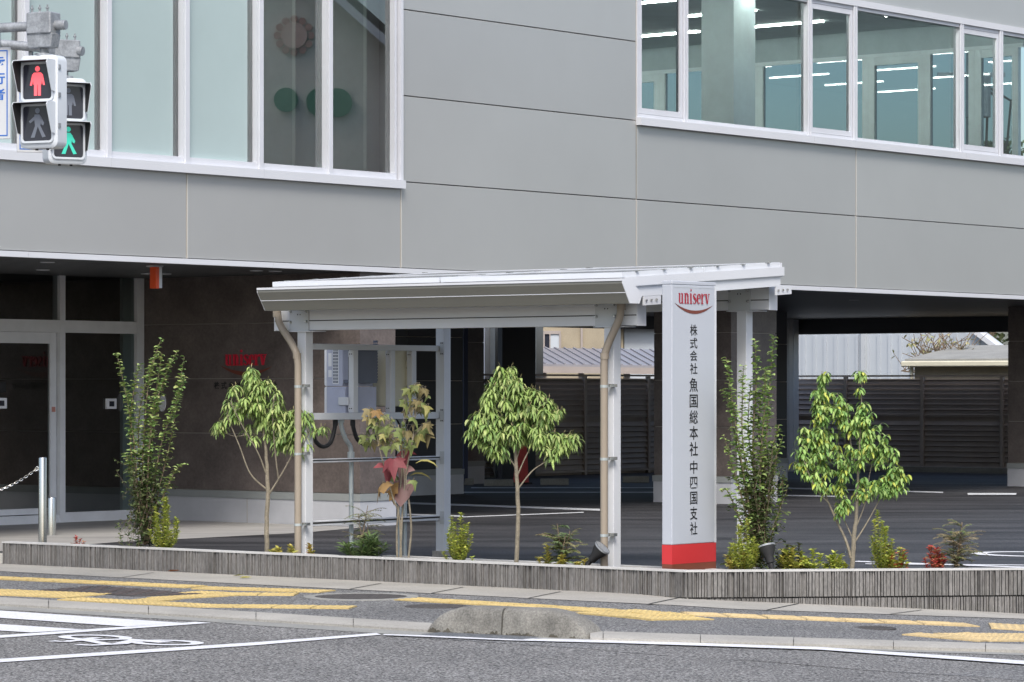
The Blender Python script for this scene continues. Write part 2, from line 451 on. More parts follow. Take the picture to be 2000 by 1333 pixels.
# painted markings on the road
def paint(pts, name='road_marking', fn=zr, up=0.006, m=None):
    q = [gs(x, y, fn, up) for x, y in pts]
    return tag(MB().poly(q).build(name, m or M['paint']), kind='structure')
def subdiv(a, b, n): return [(a[0] + (b[0] - a[0]) * i / n, a[1] + (b[1] - a[1]) * i / n) for i in range(n + 1)]
paint([(-160, 1182), (355, 1216.8), (254, 1224.4), (-160, 1196)], 'crosswalk_stripe')
paint([(-160, 1209), (161, 1229.6), (61, 1235.6), (-160, 1222)], 'crosswalk_stripe')
paint([(-160, 1252), (384, 1214.9), (412, 1217), (-160, 1257.5)], 'crosswalk_line')
paint([(-160, 1297.6), (500, 1254.6), (735, 1236.6), (744, 1240), (500, 1260.4), (-160, 1304.6)], 'lane_line')
def ribbon(pts, name):
    mb = MB()
    for x, y0, y1 in pts:
        mb.v += [gs(x, y1, zr, 0.010), gs(x, y0, zr, 0.010)]
    for i in range(len(pts) - 1): mb.f.append((2 * i, 2 * i + 2, 2 * i + 3, 2 * i + 1))
    return tag(mb.build(name, M['paint']), kind='structure')
pts = [(749, 1238.6, 1240.4), (980, 1246, 1250.5), (1200, 1251, 1256)]
for k in range(1, 9): pts.append((1200 + 400 * k / 8, 1251 + (1264 - 1251) * k / 8, 1256 + 13 * k / 8))
for k in range(1, 9): pts.append((1600 + 600 * k / 8, 1264 + 40 * k / 8, 1269 + 43 * k / 8))
ribbon(pts, 'edge_line')
# smoother strip of newer asphalt along the edge line
tag(MB().poly([gs(x, y, zr, 0.0022) for x, y in [(770, 1243)] + [(x, lerp_px(GUT, x) + 1) for x in range(850, 2300, 50)] + [(2300, 1352), (1900, 1322), (1700, 1310), (1500, 1293), (1300, 1281), (1130, 1266), (950, 1255)]]).build('asphalt_patch', M['walkasphalt']), kind='structure')
# bicycle pictogram
def gstroke(mb, pts, wd, closed=False, up=0.0068):
    q = [gs(x, y, zr, up) for x, y in pts]; n = len(q); b = len(mb.v)
    for i in range(n):
        t = (q[(i + 1) % n] - q[i - 1]) if closed else (q[min(i + 1, n - 1)] - q[max(i - 1, 0)])
        t.z = 0; t.normalize(); s_ = Vector((-t.y, t.x, 0)) * wd / 2
        mb.v += [q[i] - s_, q[i] + s_]
    for i in range(n if closed else n - 1):
        j = (i + 1) % n
        mb.f.append((b + 2 * i, b + 2 * j, b + 2 * j + 1, b + 2 * i + 1))
def ell(cx, cy, rx, ry, sk=0.0, n=40):
    return [(cx + rx * math.cos(2 * math.pi * k / n), cy + ry * math.sin(2 * math.pi * k / n) + sk * math.cos(2 * math.pi * k / n)) for k in range(n)]
mb = MB()
gstroke(mb, ell(186, 1245.2, 60, 4.3, 1.2), 0.085, True, 0.0066)
gstroke(mb, ell(326, 1255.2, 60, 4.3, 1.0), 0.085, True, 0.0066)
gstroke(mb, [(100, 1252), (130, 1253.4), (190, 1245.5)], 0.08, False, 0.0070)
gstroke(mb, [(130, 1252), (250, 1248.6), (330, 1254.6)], 0.08, False, 0.0074)
gstroke(mb, [(150, 1259.2), (178, 1260.4), (240, 1257.5), (268, 1250)], 0.08, False, 0.0078)
gstroke(mb, [(165, 1250), (212, 1258.5)], 0.08, False, 0.0082)
gstroke(mb, [(230, 1257.5), (255, 1250.5), (318, 1255)], 0.08, False, 0.0086)
tag(mb.build('bicycle_marking', M['paint']), kind='structure')

# ---------------------------------------------------------------- tactile paving tiles
TS = 0.30
def tile_mesh(kind, m):
    mb = MB(); h = TS / 2 - 0.004
    mb.box(WF, -h, h, -h, h, -0.02, 0.004)
    if kind == 'dots':
        for i in range(5):
            for j in range(5):
                x, y = (i - 2) * 0.057, (j - 2) * 0.057
                mb.lathe((x, y, 0.0035), (0, 0, 1), [(0, 0.017), (0.0035, 0.012)], 6)
    else:
        for j in range(4):
            y = (j - 1.5) * 0.072
            mb.prism([(-h + 0.02, y - 0.018, 0.0035), (-h + 0.02, y + 0.018, 0.0035), (-h + 0.02, y + 0.010, 0.0085), (-h + 0.02, y - 0.010, 0.0085)], (2 * h - 0.04, 0, 0))
    o = mb.build('tactile_tile', m, walk)
    return o
TPROTO = {}
def tile(p, ang, kind, m):
    key = (kind, m)
    g = 0.002
    mt = Matrix.Translation((p.x, p.y, zs(p.x) + 0.004 + random.uniform(0, g))) @ Matrix.Rotation(math.atan(0.05) * (1 if 1 < p.x < 6 else 0), 4, 'Y') @ Matrix.Rotation(ang, 4, 'Z')
    if key not in TPROTO:
        o = tile_mesh(kind, M[m]); TPROTO[key] = o; o.matrix_local = mt
        return o
    return inst(TPROTO[key], walk, mt)
def tile_row(pts, kind, m, rows=1, skip=None):
    """rows of tiles laid along a line of points on the pavement; further rows lie behind it"""
    q = [gs(x, y) for x, y in pts]
    for a, b in zip(q, q[1:]):
        t = b - a; t.z = 0; L = t.length; t.normalize(); n_ = Vector((-t.y, t.x, 0))
        k = max(1, int(math.ceil(L / TS - 0.3)))
        for r in range(rows):
            for i in range(k):
                p = a + t * (TS * (i + 0.5)) + n_ * TS * (r + 0.5)
                if skip and skip(p): continue
                tile(p, math.atan2(t.y, t.x), kind, m)
tile_row([(-420, 1114), (370, 1150)], 'bars', 'yellow')
tile_row([(-420, 1146), (-100, 1160), (110, 1168.5)], 'dots', 'yellow', 2)
tile_row([(110, 1173), (380, 1187), (640, 1190)], 'dots', 'yellow', 1)
tile_row([(250, 1174), (330, 1177)], 'dots', 'yellow', 1)
tile_row([(372, 1151.5), (600, 1158)], 'dots', 'yellow', 1)
tile_row([(345, 1160), (430, 1164), (540, 1164.5)], 'dots', 'yellow', 1)
tile_row([(330, 1172), (430, 1166.5)], 'dots', 'yellow', 1)
tile_row([(768, 1173), (1140, 1195.5)], 'bars', 'yellow')
tile_row([(1120, 1199), (1240, 1209.5)], 'dots', 'yellow', 2)
tile_row([(1242, 1206), (1345, 1204)], 'dots', 'yellow', 1)
tile_row([(1345, 1203.5), (1840, 1222.5)], 'bars', 'yellowpale')
tile_row([(1842, 1223), (1935, 1226)], 'dots', 'yellowpale')
tile_row([(1935, 1229), (2180, 1243)], 'dots', 'yellowpale', 2)
tile_row([(1760, 1241), (1930, 1256)], 'dots', 'yellowpale', 1)
tile_row([(1850, 1240), (1920, 1246.5)], 'dots', 'yellowpale', 1)
tile_row([(1930, 1254), (2180, 1254)], 'dots', 'yellowpale', 2)

# manhole covers
def manhole(x, y, r, label, ring=True, m='iron'):
    c = gs(x, y); th = thing('manhole_cover', label, 'manhole cover', c)
    if ring:
        mb = MB()
        mb._lathe(c + Vector((0, 0, -0.02)), Vector((0, 0, 1)), [(0, r), (0.026, r), (0.026, r * 0.8), (0.0, r * 0.8)], 36)
        mb.f = mb.f[:-2]
        mb.build('concrete_ring', M['gutterconc'], th)
        r *= 0.8
    MB()._lathe(c + Vector((0, 0, -0.02)), Vector((0, 0, 1)), [(0, r), (0.024, r)], 36).build('lid', M[m], th)
    for i in range(-4, 5):
        for j in range(-4, 5):
            px, py = (i + (j % 2) * 0.5) * r * 0.2, j * r * 0.2
            if math.hypot(px, py) < r * 0.9:
                MB().box(WF, c.x + px - r * 0.05, c.x + px + r * 0.05, c.y + py - r * 0.06, c.y + py + r * 0.06, c.z + 0.0035, c.z + 0.0075).build('stud', M[m], th)
    return th
manhole(705, 1166.6, 0.46, 'round iron manhole cover in a pale concrete ring on the pavement')
manhole(852, 1185, 0.24, 'small round iron cover without a ring, behind the concrete kerb block', False)
manhole(1705, 1227.5, 0.17, 'small faint round cover in the pavement near the pale yellow tiles', False)
# paved service cover (dark checkered) set in the pavement
q = [gs(x, y, zs, 0.006) for x, y in ((78, 1153), (190, 1144), (400, 1160.5), (262, 1164.5))]
sc_ = thing('service_cover', 'dark brown checkered service cover set among the yellow tactile tiles', 'service cover', q[0])
MB().prism([p - Vector((0, 0, 0.02)) for p in q], (0, 0, 0.02)).build('frame', M['iron'], sc_)
for i in range(14):
    for j in range(6):
        f0, f1, g0, g1 = (i + .08) / 14, (i + .92) / 14, (j + .1) / 6, (j + .9) / 6
        def bl(f, g): return (q[0].lerp(q[1], g)).lerp(q[3].lerp(q[2], g), f)
        if (i + j) % 2: continue
        MB().prism([bl(f0, g0), bl(f1, g0), bl(f1, g1), bl(f0, g1)], (0, 0, 0.005)).build('brick', M['brick'], sc_)

# ---------------------------------------------------------------- concrete kerb block at the kerb (two halves)
A0 = gs(830, 1229); A1 = gs(1146, 1242)
kt = (A1 - A0); kt.z = 0; KL = kt.length; kt.normalize(); kn = Vector((-kt.y, kt.x, 0))
def half(f0, f1, left, label):
    mb = MB(); n = 14; H = 0.20; D = 0.27
    sec = []
    for i in range(n + 1):
        f = i / n; s_ = f if left else 1 - f
        hgt = H * (1 - (1 - min(1, s_ / 0.58)) ** 2.0) ** 0.55 if s_ > 0 else 0.012
        hgt = max(hgt, 0.012)
        p = A0 + kt * KL * (f0 + (f1 - f0) * f); z0 = zr(p.x) - 0.01
        bulge = 0.05 * (hgt / H)
        for o, z in ((0.0, 0), (0.012, hgt * 0.62), (0.022, hgt * 0.86), (0.045, hgt * 0.97), (0.09, hgt), (0.21, hgt * 0.99), (D - 0.01, hgt * 0.9), (D, 0)):
            j = 0.004 * math.sin(17 * f + 9 * o)
            v = p + kn * (o + j); v.z = z0 + z; sec.append(v)
    mb.v = sec
    for i in range(n):
        for k in range(7):
            j = i * 8 + k; mb.f.append((j, j + 8, j + 9, j + 1))
    mb.f.append(tuple(range(8))[::-1]); mb.f.append(tuple(n * 8 + k for k in range(8)))
    o = mb.build('kerb_block', M['moss'], None, A0 + kt * KL * (f0 + f1) / 2, smooth=True)
    # darker strip reaching up from the foot of the block, uneven along its length
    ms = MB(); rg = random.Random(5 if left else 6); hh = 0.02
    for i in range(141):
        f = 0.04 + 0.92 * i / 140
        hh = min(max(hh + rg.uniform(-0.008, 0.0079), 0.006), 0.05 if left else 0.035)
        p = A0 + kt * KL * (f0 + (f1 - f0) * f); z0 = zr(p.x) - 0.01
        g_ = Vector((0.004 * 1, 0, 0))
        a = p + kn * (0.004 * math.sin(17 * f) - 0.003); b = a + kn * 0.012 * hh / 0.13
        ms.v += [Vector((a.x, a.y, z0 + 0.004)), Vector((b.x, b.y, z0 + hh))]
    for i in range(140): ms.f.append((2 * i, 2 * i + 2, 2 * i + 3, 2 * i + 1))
    ms.build('dark_foot_strip', M['foot_tone'], o)
    tag(o, label, 'kerb block', 'weathered concrete kerb blocks at the road edge')
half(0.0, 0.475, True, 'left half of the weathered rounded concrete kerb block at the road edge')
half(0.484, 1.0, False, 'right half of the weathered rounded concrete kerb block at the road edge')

# ---------------------------------------------------------------- parking lot
PT = 0.12                                   # top of the planter wall
WTOP = [(0, 1058.0), (1338, 1115.0), (2000, 1110.0)]
W0 = gz(3, 1058.1, PT); W1 = gz(1338, 1115.0, PT); W2 = gz(2000, 1110.5, PT)
wdir0 = (W1 - W0).normalized(); wdir1 = (W2 - W1).normalized()
W2e = W1 + wdir1 * 5.2
def inn(d): return Vector((-d.y, d.x, 0))
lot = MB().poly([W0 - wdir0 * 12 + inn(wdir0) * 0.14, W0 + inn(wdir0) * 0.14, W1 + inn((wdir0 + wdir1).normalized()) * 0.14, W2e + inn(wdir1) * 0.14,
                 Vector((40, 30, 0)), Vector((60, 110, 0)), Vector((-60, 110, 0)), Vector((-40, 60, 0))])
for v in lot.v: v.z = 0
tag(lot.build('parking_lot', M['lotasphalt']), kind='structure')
# edge of the lot towards the pavement beyond the wall's left end
e0 = W0 - wdir0 * 12; 
mb = MB().prism([W0 + inn(wdir0) * 0.14 + Vector((0, 0, -0.125)), e0 + inn(wdir0) * 0.14 + Vector((0, 0, -0.125)), e0 + Vector((0, 0, -0.215)), W0 + Vector((0, 0, -0.215))], (0, 0, 0.005))
tag(mb.build('lot_ramp', M['concrete']), kind='structure')
def lotpoly(pts, name, m, up): return tag(MB().poly([gz(x, y, up) for x, y in pts]).build(name, m), kind='structure')
# paved floor in front of the entrance
lotpoly([(-500, 1100), (0, 1077), (230, 1059), (590, 1041), (707, 1030.5), (277, 1011.8), (-700, 1040)], 'entrance_paving', M['slab'], 0.004)
def lotline(x0, y0, x1, y1, th, name='parking_line'):
    lotpoly([(x0, y0 + th / 2), (x1, y1 + th / 2), (x1, y1 - th / 2), (x0, y0 - th / 2)], name, M['lotpaint'], 0.005)
lotline(920, 953, 1330, 953, 1.6); lotline(895, 962, 1420, 962, 2.2); lotline(775, 982.2, 1172, 996, 3.6)
lotline(780, 1004.5, 905, 1008.6, 2.6); lotline(905, 1010, 1140, 1001, 1.6); lotline(1500, 967.5, 1650, 970, 2.4)
lotline(1540, 954, 1842, 962, 2.4); lotline(1890, 965, 1985, 965, 3.4)
# painted arrow and letters lying in the lot behind the wall on the right
def lotstroke(mb, pts, wd, up, closed=False):
    q = [gz(x, y, up) for x, y in pts]; n = len(q); b = len(mb.v)
    for i in range(n):
        t = (q[(i + 1) % n] - q[i - 1]) if closed else (q[min(i + 1, n - 1)] - q[max(i - 1, 0)])
        t.normalize(); s_ = Vector((-t.y, t.x, 0)) * wd / 2; mb.v += [q[i] - s_, q[i] + s_]
    for i in range(n if closed else n - 1):
        j = (i + 1) % n; mb.f.append((b + 2 * i, b + 2 * j, b + 2 * j + 1, b + 2 * i + 1))
mb = MB()
lotstroke(mb, ell(2010, 1082.5, 98, 4.2, 1.5), 0.15, 0.005, True)
lotstroke(mb, subdiv((1668, 1096.5), (2080, 1111), 6), 0.16, 0.0055)
lotstroke(mb, subdiv((1690, 1101.5), (2000, 1104), 6), 0.12, 0.006)
tag(mb.build('lot_marking', M['paint']), kind='structure')

# ---------------------------------------------------------------- ribbed planter wall
wall = thing('planter_wall', 'low ribbed grey concrete block wall along the pavement with pale coping', 'wall', Vector((W0.x, W0.y, -0.1)))
def ribs(o, d, L, z0, z1, rng):
    """one block: a core with upright ribs of uneven width on the street face"""
    mb = MB(); F = Frame((o.x, o.y), d, inn(d))
    mb.box(F, 0.0, L - 0.003, 0.034, 0.12, z0, z1)
    x = 0.002
    while x < L - 0.012:
        w_ = min(rng.choice((0.014, 0.018, 0.02, 0.026, 0.034)), L - 0.004 - x)
        pr = rng.uniform(0.0, 0.020)
        mb.box(F, x, x + w_ - rng.choice((0.005, 0.007, 0.009)), pr, 0.0338, z0 + 0.003, z1 - 0.002)
        x += w_
    return mb.build('block', M['block'], wall)
rng = random.Random(3)
BLK = 0.40
def course(o, d, L, z0, z1, start=0.0):
    x = start
    while x < L - 0.02:
        l = min(BLK, L - x)
        ribs(o + d * x, d, l, z0, z1, rng); x += l
L0 = (W1 - W0).length; L1 = 5.2
course(W0, wdir0, L0, -0.098, PT - 0.014)
course(W1, wdir1, L1, -0.098, PT - 0.014, 0.0)
course(W1, wdir1, L1, -0.31, -0.106, 0.0)
MB().box(Frame((W1.x, W1.y), wdir1, inn(wdir1)), 0, L1, 0.03, 0.11, -0.107, -0.097).build('mortar_bed', M['dark'], wall)
MB().box(Frame((W0.x, W0.y), wdir0, inn(wdir0)), 0, L0, 0.03, 0.11, -0.16, -0.097).build('footing', M['gutterconc'], wall)
MB().box(Frame((W0.x, W0.y), wdir0, inn(wdir0)), 0.0, L0, 0.004, 0.125, PT - 0.014, PT).build('coping', M['coping'], wall)
MB().box(Frame((W1.x, W1.y), wdir1, inn(wdir1)), 0.002, L1, 0.004, 0.125, PT - 0.0135, PT + 0.0005).build('coping', M['coping'], wall)
# planting bed and its back kerb
bn = inn(wdir0)
bed = [W0 + bn * 0.12, W1 + inn((wdir0 + wdir1).normalized()) * 0.12, W2e + inn(wdir1) * 0.12, W2e + inn(wdir1) * 0.62, W1 + inn((wdir0 + wdir1).normalized()) * 0.66, W0 + bn * 0.62]
mb = MB().poly([Vector((p.x, p.y, 0.055)) for p in bed]); tag(mb.build('planting_soil', M['soil']), kind='structure')
fb0 = Frame((W0.x, W0.y), wdir0, bn); fb1 = Frame((W1.x, W1.y), wdir1, inn(wdir1))
bk = thing('planter_back_kerb', 'pale concrete kerb edging the back of the planting bed', 'kerb', fb0.P(4.2, 0.62, 0))
MB().box(fb0, 4.25, L0 + 0.05, 0.62, 0.73, 0, 0.098).build('kerb_piece', M['coping'], bk)
MB().box(fb1, 0.30, L1, 0.62, 0.73, 0, 0.085).build('kerb_piece', M['coping'], bk)
# ================================================================ the office building
def fa(x, d=0.0): return FB.hit_d(x, YH, d)[0]
def fz(x, y, d=0.0): return FB.hit_d(x, y, d)[1]
ZB = fz(783, 523.6); RH = (fz(783, 18) - ZB) / 3.0          # facade foot, height of a panel row
A_L = fa(783); A_M = fa(1243); A_R = fa(1672); A_0 = fa(365)
PWD = A_L - A_0
A_END = 15.45; A_LOW = 25.0; A_MIN = A_0 - 2.0 * PWD - 0.5
ZTOP = ZB + 5 * RH
ZSL = ZB + RH; ZSR = ZB + 2 * RH - 0.03; ZH = fz(1593, 0)
bld = thing('office_building', 'grey metal-panelled office block with ribbon windows, raised on dark ground floor walls', 'building', FB.P(0, 0, 0))
def panel(a0, a1, z0, z1):
    return MB().box(FB, a0 + 0.011, a1 - 0.011, 0.0, 0.045, z0 + 0.005, z1 - 0.005).build('panel', M['panel'], bld, bevel=0.004)
def seal(a, z0, z1):
    MB().box(FB, a - 0.012, a + 0.012, 0.004, 0.05, z0, z1).build('joint_seal', M['seal'], bld)
cols1 = [A_0 - 2 * PWD, A_0 - PWD, A_0, A_L, A_M, A_R, A_R + (A_R - A_M), A_R + 2 * (A_R - A_M), A_LOW]
for a0, a1 in zip(cols1, cols1[1:]): panel(a0, a1, ZB, ZB + RH)
cols2 = [A_L, A_M, A_R, A_R + (A_R - A_M), A_R + 2 * (A_R - A_M), A_LOW]
for a0, a1 in zip(cols2, cols2[1:]): panel(a0, a1, ZB + RH, ZB + 2 * RH)
for a in cols1[1:-1]: seal(a, ZB, ZB + RH)
for a in cols2[1:-1]: seal(a, ZB + RH, ZB + 2 * RH)
for k in (2, 3, 4): panel(A_L, A_M, ZB + k * RH, ZB + (k + 1) * RH)
seal(A_L, ZB + RH, ZTOP); seal(A_M, ZB + RH, ZTOP)
cols3 = [A_M, A_R, A_R + (A_R - A_M), A_END]
for a0, a1 in zip(cols3, cols3[1:]): panel(a0, a1, ZH + 0.09, ZTOP)
for a0, a1 in zip(cols1[:3], cols1[1:4]): panel(a0, a1, ZH + 0.09, ZTOP)
# backing behind the panels (leaves the window bands open)
bk_ = MB()
bk_.box(FB, cols1[0], A_LOW, 0.046, 0.2, ZB + 0.002, ZSL - 0.004)
bk_.box(FB, A_L + 0.02, A_LOW, 0.046, 0.2, ZSL - 0.003, ZSR - 0.03)
bk_.box(FB, A_L + 0.02, A_M - 0.01, 0.046, 0.2, ZSR - 0.029, ZTOP - 0.003)
bk_.box(FB, A_M - 0.009, A_END - 0.01, 0.046, 0.2, ZH + 0.1, ZTOP - 0.003)
bk_.box(FB, cols1[0], A_L + 0.019, 0.046, 0.2, ZH + 0.1, ZTOP - 0.003)
bk_.build('backing', M['dark'], bld)
# foot trim in lengths
ft = [cols1[0]] + [fa(531) + k * 3.64 for k in range(-2, 8)]
ft = sorted(a for a in ft if a < A_LOW) + [A_LOW]
for a0, a1 in zip(ft, ft[1:]):
    MB().box(FB, a0 + 0.001, a1 - 0.002, -0.022, 0.04, ZB - 0.062, ZB - 0.004).build('foot_trim', M['trim'], bld)

# ---- windows
def window(a0, a1, z0, z1, sash, gl, fw=0.05, name='window', dg=0.06):
    """a0,a1 are mullion centres; frame in white aluminium, pane inside, optional opening sash"""
    m = MB(); d0, d1 = -0.012, 0.10
    m.box(FB, a0 - 0.0, a0 + fw * 0.5, d0, d1, z0, z1); m.box(FB, a1 - fw * 0.5, a1 - 0.001, d0, d1, z0, z1)
    m.box(FB, a0 + fw * 0.5, a1 - fw * 0.5, d0 + 0.002, d1, z0, z0 + fw); m.box(FB, a0 + fw * 0.5, a1 - fw * 0.5, d0 + 0.002, d1, z1 - fw, z1)
    wn = m.build(name, M['alu'], bld)
    i0, i1, y0, y1 = a0 + fw * .5, a1 - fw * .5, z0 + fw, z1 - fw
    if sash:
        s = 0.075
        sm = MB(); e0, e1 = -0.006, 0.06
        sm.box(FB, i0 + .004, i0 + s, e0, e1, y0 + .004, y1 - .004); sm.box(FB, i1 - s, i1 - .004, e0, e1, y0 + .004, y1 - .004)
        sm.box(FB, i0 + s, i1 - s, e0 + .001, e1, y0 + .004, y0 + s); sm.box(FB, i0 + s, i1 - s, e0 + .001, e1, y1 - s, y1 - .004)
        sm.build('sash', M['alu'], wn)
        i0, i1, y0, y1 = i0 + s, i1 - s, y0 + s, y1 - s; dgl = 0.02
    else: dgl = dg
    MB().poly([FB.P(i0, dgl, y0), FB.P(i1, dgl, y0), FB.P(i1, dgl, y1), FB.P(i0, dgl, y1)]).build('pane', gl, wn)
    return wn
# left band: tall fixed panes
ml = [fa(x, -0.02) for x in (50, 211, 363.5, 508, 643.5, 776)]
step = ml[1] - ml[0]
ml = [ml[0] - 3 * step, ml[0] - 2 * step, ml[0] - step] + ml
for a0, a1 in zip(ml, ml[1:]): window(a0, a1, ZSL + 0.012, ZH, False, M['glassL'], 0.075)
for a in ml[1:-1]:
    MB().box(FB, a - 0.034, a + 0.034, -0.045, -0.0125, ZSL + 0.012, ZH).build('mullion', M['alu'], bld, bevel=0.003)
MB().box(FB, A_L - 0.052, A_L - 0.006, -0.045, 0.05, ZSL + 0.012, ZH + 0.05).build('jamb', M['alu'], bld)
sj = [ml[0] - 0.1, fa(-85, -0.05), fa(214, -0.05), fa(513, -0.05), A_L + 0.005]
for a0, a1 in zip(sj, sj[1:]):
    MB().box(FB, a0 + 0.001, a1 - 0.002, -0.075, 0.03, ZSL - 0.085, ZSL + 0.011).build('sill', M['trim'], bld)
MB().box(FB, ml[0], A_L, -0.03, 0.05, ZH, ZH + 0.09).build('head_trim', M['trim'], bld)
# right band: narrow opening sashes between wide fixed panes
mr = [fa(x, -0.02) for x in (1246, 1339, 1581, 1670, 1878, 1955)]
mr += [mr[-1] + (mr[4] - mr[3]) + 0.3]
mr[-1] = min(mr[-1], A_END - 0.03)
for i, (a0, a1) in enumerate(zip(mr, mr[1:])): window(a0, a1, ZSR + 0.07, ZH, i % 2 == 0, M['glassR'], 0.05)
for a in mr[1:-1]:
    MB().box(FB, a - 0.045, a - 0.008, -0.035, -0.0125, ZSR + 0.07, ZH).build('mullion', M['alu'], bld, bevel=0.003)
    MB().box(FB, a + 0.008, a + 0.045, -0.035, -0.0125, ZSR + 0.07, ZH).build('mullion', M['alu'], bld, bevel=0.003)
sj = [A_M - 0.005, fa(1588, -0.05), fa(1885, -0.05), A_END]
for a0, a1 in zip(sj, sj[1:]):
    MB().box(FB, a0 + 0.001, a1 - 0.002, -0.075, 0.03, ZSR - 0.028, ZSR + 0.068).build('sill', M['trim'], bld)
MB().box(FB, A_M + 0.001, A_END - 0.002, -0.04, 0.05, ZH, ZH + 0.088).build('head_trim', M['trim'], bld)

# ---- upper storey inside
ZF = ZB + 0.95; ZC = 7.15; DR = 9.2
AP = A_L + 0.25
MB().box(FB, cols1[0], A_END, 0.21, DR, ZF - 0.3, ZF).build('floor_slab', M['intdark'], bld)
MB().box(FB, cols1[0], A_END, 0.21, DR, ZC, ZC + 0.25).build('ceiling', M['ceil'], bld)
MB().box(FB, cols1[0], A_END, DR + 0.005, DR + 0.2, ZF - 0.3, ZTOP).build('rear_wall', M['interior'], bld)
MB().box(FB, AP, AP + 0.12, 0.21, DR, ZF, ZC - 0.002).build('partition', M['interior'], bld)
MB().box(FB, cols1[0] - 0.2, cols1[0] - 0.003, 0.05, DR, ZB, ZTOP).build('end_wall', M['panel'], bld)
MB().box(FB, cols1[0], AP - 0.01, 3.6, 3.7, ZF, ZC - 0.002).build('partition', M['interior'], bld)
for a in (A_L - 3.2, A_L - 5.0):
    MB().box(FB, a - 0.022, a + 0.022, 1.2, 2.9, ZC - 0.035, ZC - 0.003).build('ceiling_light', M['led'], bld)  # lamps added out of view to brighten the left room
# frosted film on the left panes (stops short of the right edge), rooms behind
for k, (a0, a1) in enumerate(zip(ml, ml[1:])):
    if k < len(ml) - 3:
        f0, f1, d = a0 + 0.0376, a1 - 0.0376 - 0.085, 0.056
        MB().poly([FB.P(f0, d, ZSL + 0.088), FB.P(f1, d, ZSL + 0.088), FB.P(f1, d, ZH - 0.076), FB.P(f0, d, ZH - 0.076)]).build('window_film', M['film'], bld)
def col_in(x0, x1, d, m='interior', t=0.3):
    a0, a1 = fa(x0, d), fa(x1, d)
    MB().box(FB, a0, a1, d, d + t, ZF + 0.002, ZC - 0.002).build('interior_column', M[m], bld)
col_in(577, 620, 0.55, 'blind', 0.05); col_in(716, 748, 0.55, 'blind', 0.05)
ac_ = fa(1433, 1.6)
MB().box(FB, ac_, fa(1475, 1.6), 1.6, FB.hit_a(1370, YH, ac_)[0], ZF + 0.002, ZC - 0.002).build('interior_column', M['column'], bld)
# light strips on the ceiling (run into the depth of the room)
def strip_light(x0, y0, x1, y1):
    zc = ZC - 0.03
    def up(x, y):
        Z = (zc - HC) * FP / (YH - y); return pz(x, y, Z)
    p0, p1 = up(x0, y0), up(x1, y1); a0, d0 = FB.loc(p0); a1, d1 = FB.loc(p1)
    a = (a0 + a1) / 2
    MB().box(FB, a - 0.035, a + 0.035, min(d0, d1), max(d0, d1), zc - 0.03, zc + 0.028).build('ceiling_light', M['led'], bld)
LZ = ZC
for a in (A_M + 1.2, A_M + 3.0, A_M + 4.8, A_M + 6.6, A_M + 8.4):
    for d in (0.35, 2.7, 5.0, 7.2):
        MB().box(FB, a - 0.015, a + 0.015, d, d + 1.25, ZC - 0.026, ZC - 0.003).build('ceiling_light', M['led'], bld)
# glazed end wall of the room
AE = 15.33
FE = Frame(FB.P(AE, 0, 0).xy, NX, AX)        # first axis into the building, second away from the room
zr1 = FB.hit_a(1690, 115, AE)[1]
def de(x): return FB.hit_a(x, YH, AE)[0]
MB().box(FE, 0.21, DR, 0.0, 0.12, zr1 + 0.06, ZC - 0.002).build('end_wall_head', M['interior'], bld)
MB().box(FE, 0.21, DR, 0.0, 0.12, ZF, ZF + 0.9).build('end_wall_foot', M['interior'], bld)
MB().box(FE, 0.21, DR, -0.03, 0.02, zr1, zr1 + 0.058).build('window_rail', M['column'], bld)
ev = [0.3, de(1905), de(1806), de(1697), de(1480), de(1390), de(1289), DR]
for i, (d0, d1) in enumerate(zip(ev, ev[1:])):
    m = MB(); fw = 0.11
    m.box(FE, d0, d0 + fw, -0.02, 0.06, ZF + 0.9, zr1 - 0.001); m.box(FE, d1 - fw, d1 - 0.002, -0.02, 0.06, ZF + 0.9, zr1 - 0.001)
    if i % 2 == 0:
        m.box(FE, d0 + fw, d1 - fw, -0.015, 0.05, zr1 - 0.12, zr1 - 0.002)
    wn = m.build('window', M['column'], bld)
    MB().poly([FE.P(d0 + fw, 0.02, ZF + 0.9), FE.P(d1 - fw, 0.02, ZF + 0.9), FE.P(d1 - fw, 0.02, zr1 - 0.002), FE.P(d0 + fw, 0.02, zr1 - 0.002)]).build('pane', M['glassE'] if 'glassE' in M else M['glassR'], wn)

# ---- ground floor
ZSF = ZB - 0.066
DS = 11.4
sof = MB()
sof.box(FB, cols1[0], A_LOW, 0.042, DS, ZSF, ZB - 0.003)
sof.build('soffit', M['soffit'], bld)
for k in range(1, 46):                       # shadow gaps between the soffit boards over the entrance
    d = k * 0.24
    if d > 3.5: break
    MB().box(FB, cols1[0], 0, d, d + 0.014, ZSF - 0.002, ZSF + 0.01).build('board_gap', M['dark'], bld)
def dark_block(a0, a1, d0, d1, rows=(0.0,), base=True, m='tile'):
    """tiled wall block with pale horizontal joints, skirting and concrete foot"""
    zt = ZSF - 0.002; z0 = 0.375
    core = MB().box(FB, a0 + 0.012, a1 - 0.012, d0 + 0.012, d1 - 0.012, 0.0, zt)
    wl = core.build('ground_floor_wall', M['grout'], bld)
    lv = [z0] + [z for z in rows if z > z0 + 0.05] + [zt]
    for za, zb_ in zip(lv, lv[1:]):
        MB().box(FB, a0, a1, d0, d1, za + 0.0055, zb_ - 0.0055).build('wall_tile', M[m], wl)
    MB().box(FB, a0 - 0.018, a1 + 0.018, d0 - 0.018, d1 + 0.018, 0.29, 0.372).build('skirting', M['skirt'], wl)
    MB().box(FB, a0 - 0.008, a1 + 0.008, d0 - 0.008, d1 + 0.008, 0.0, 0.2895).build('wall_foot', M['basetile'], wl)
    return wl
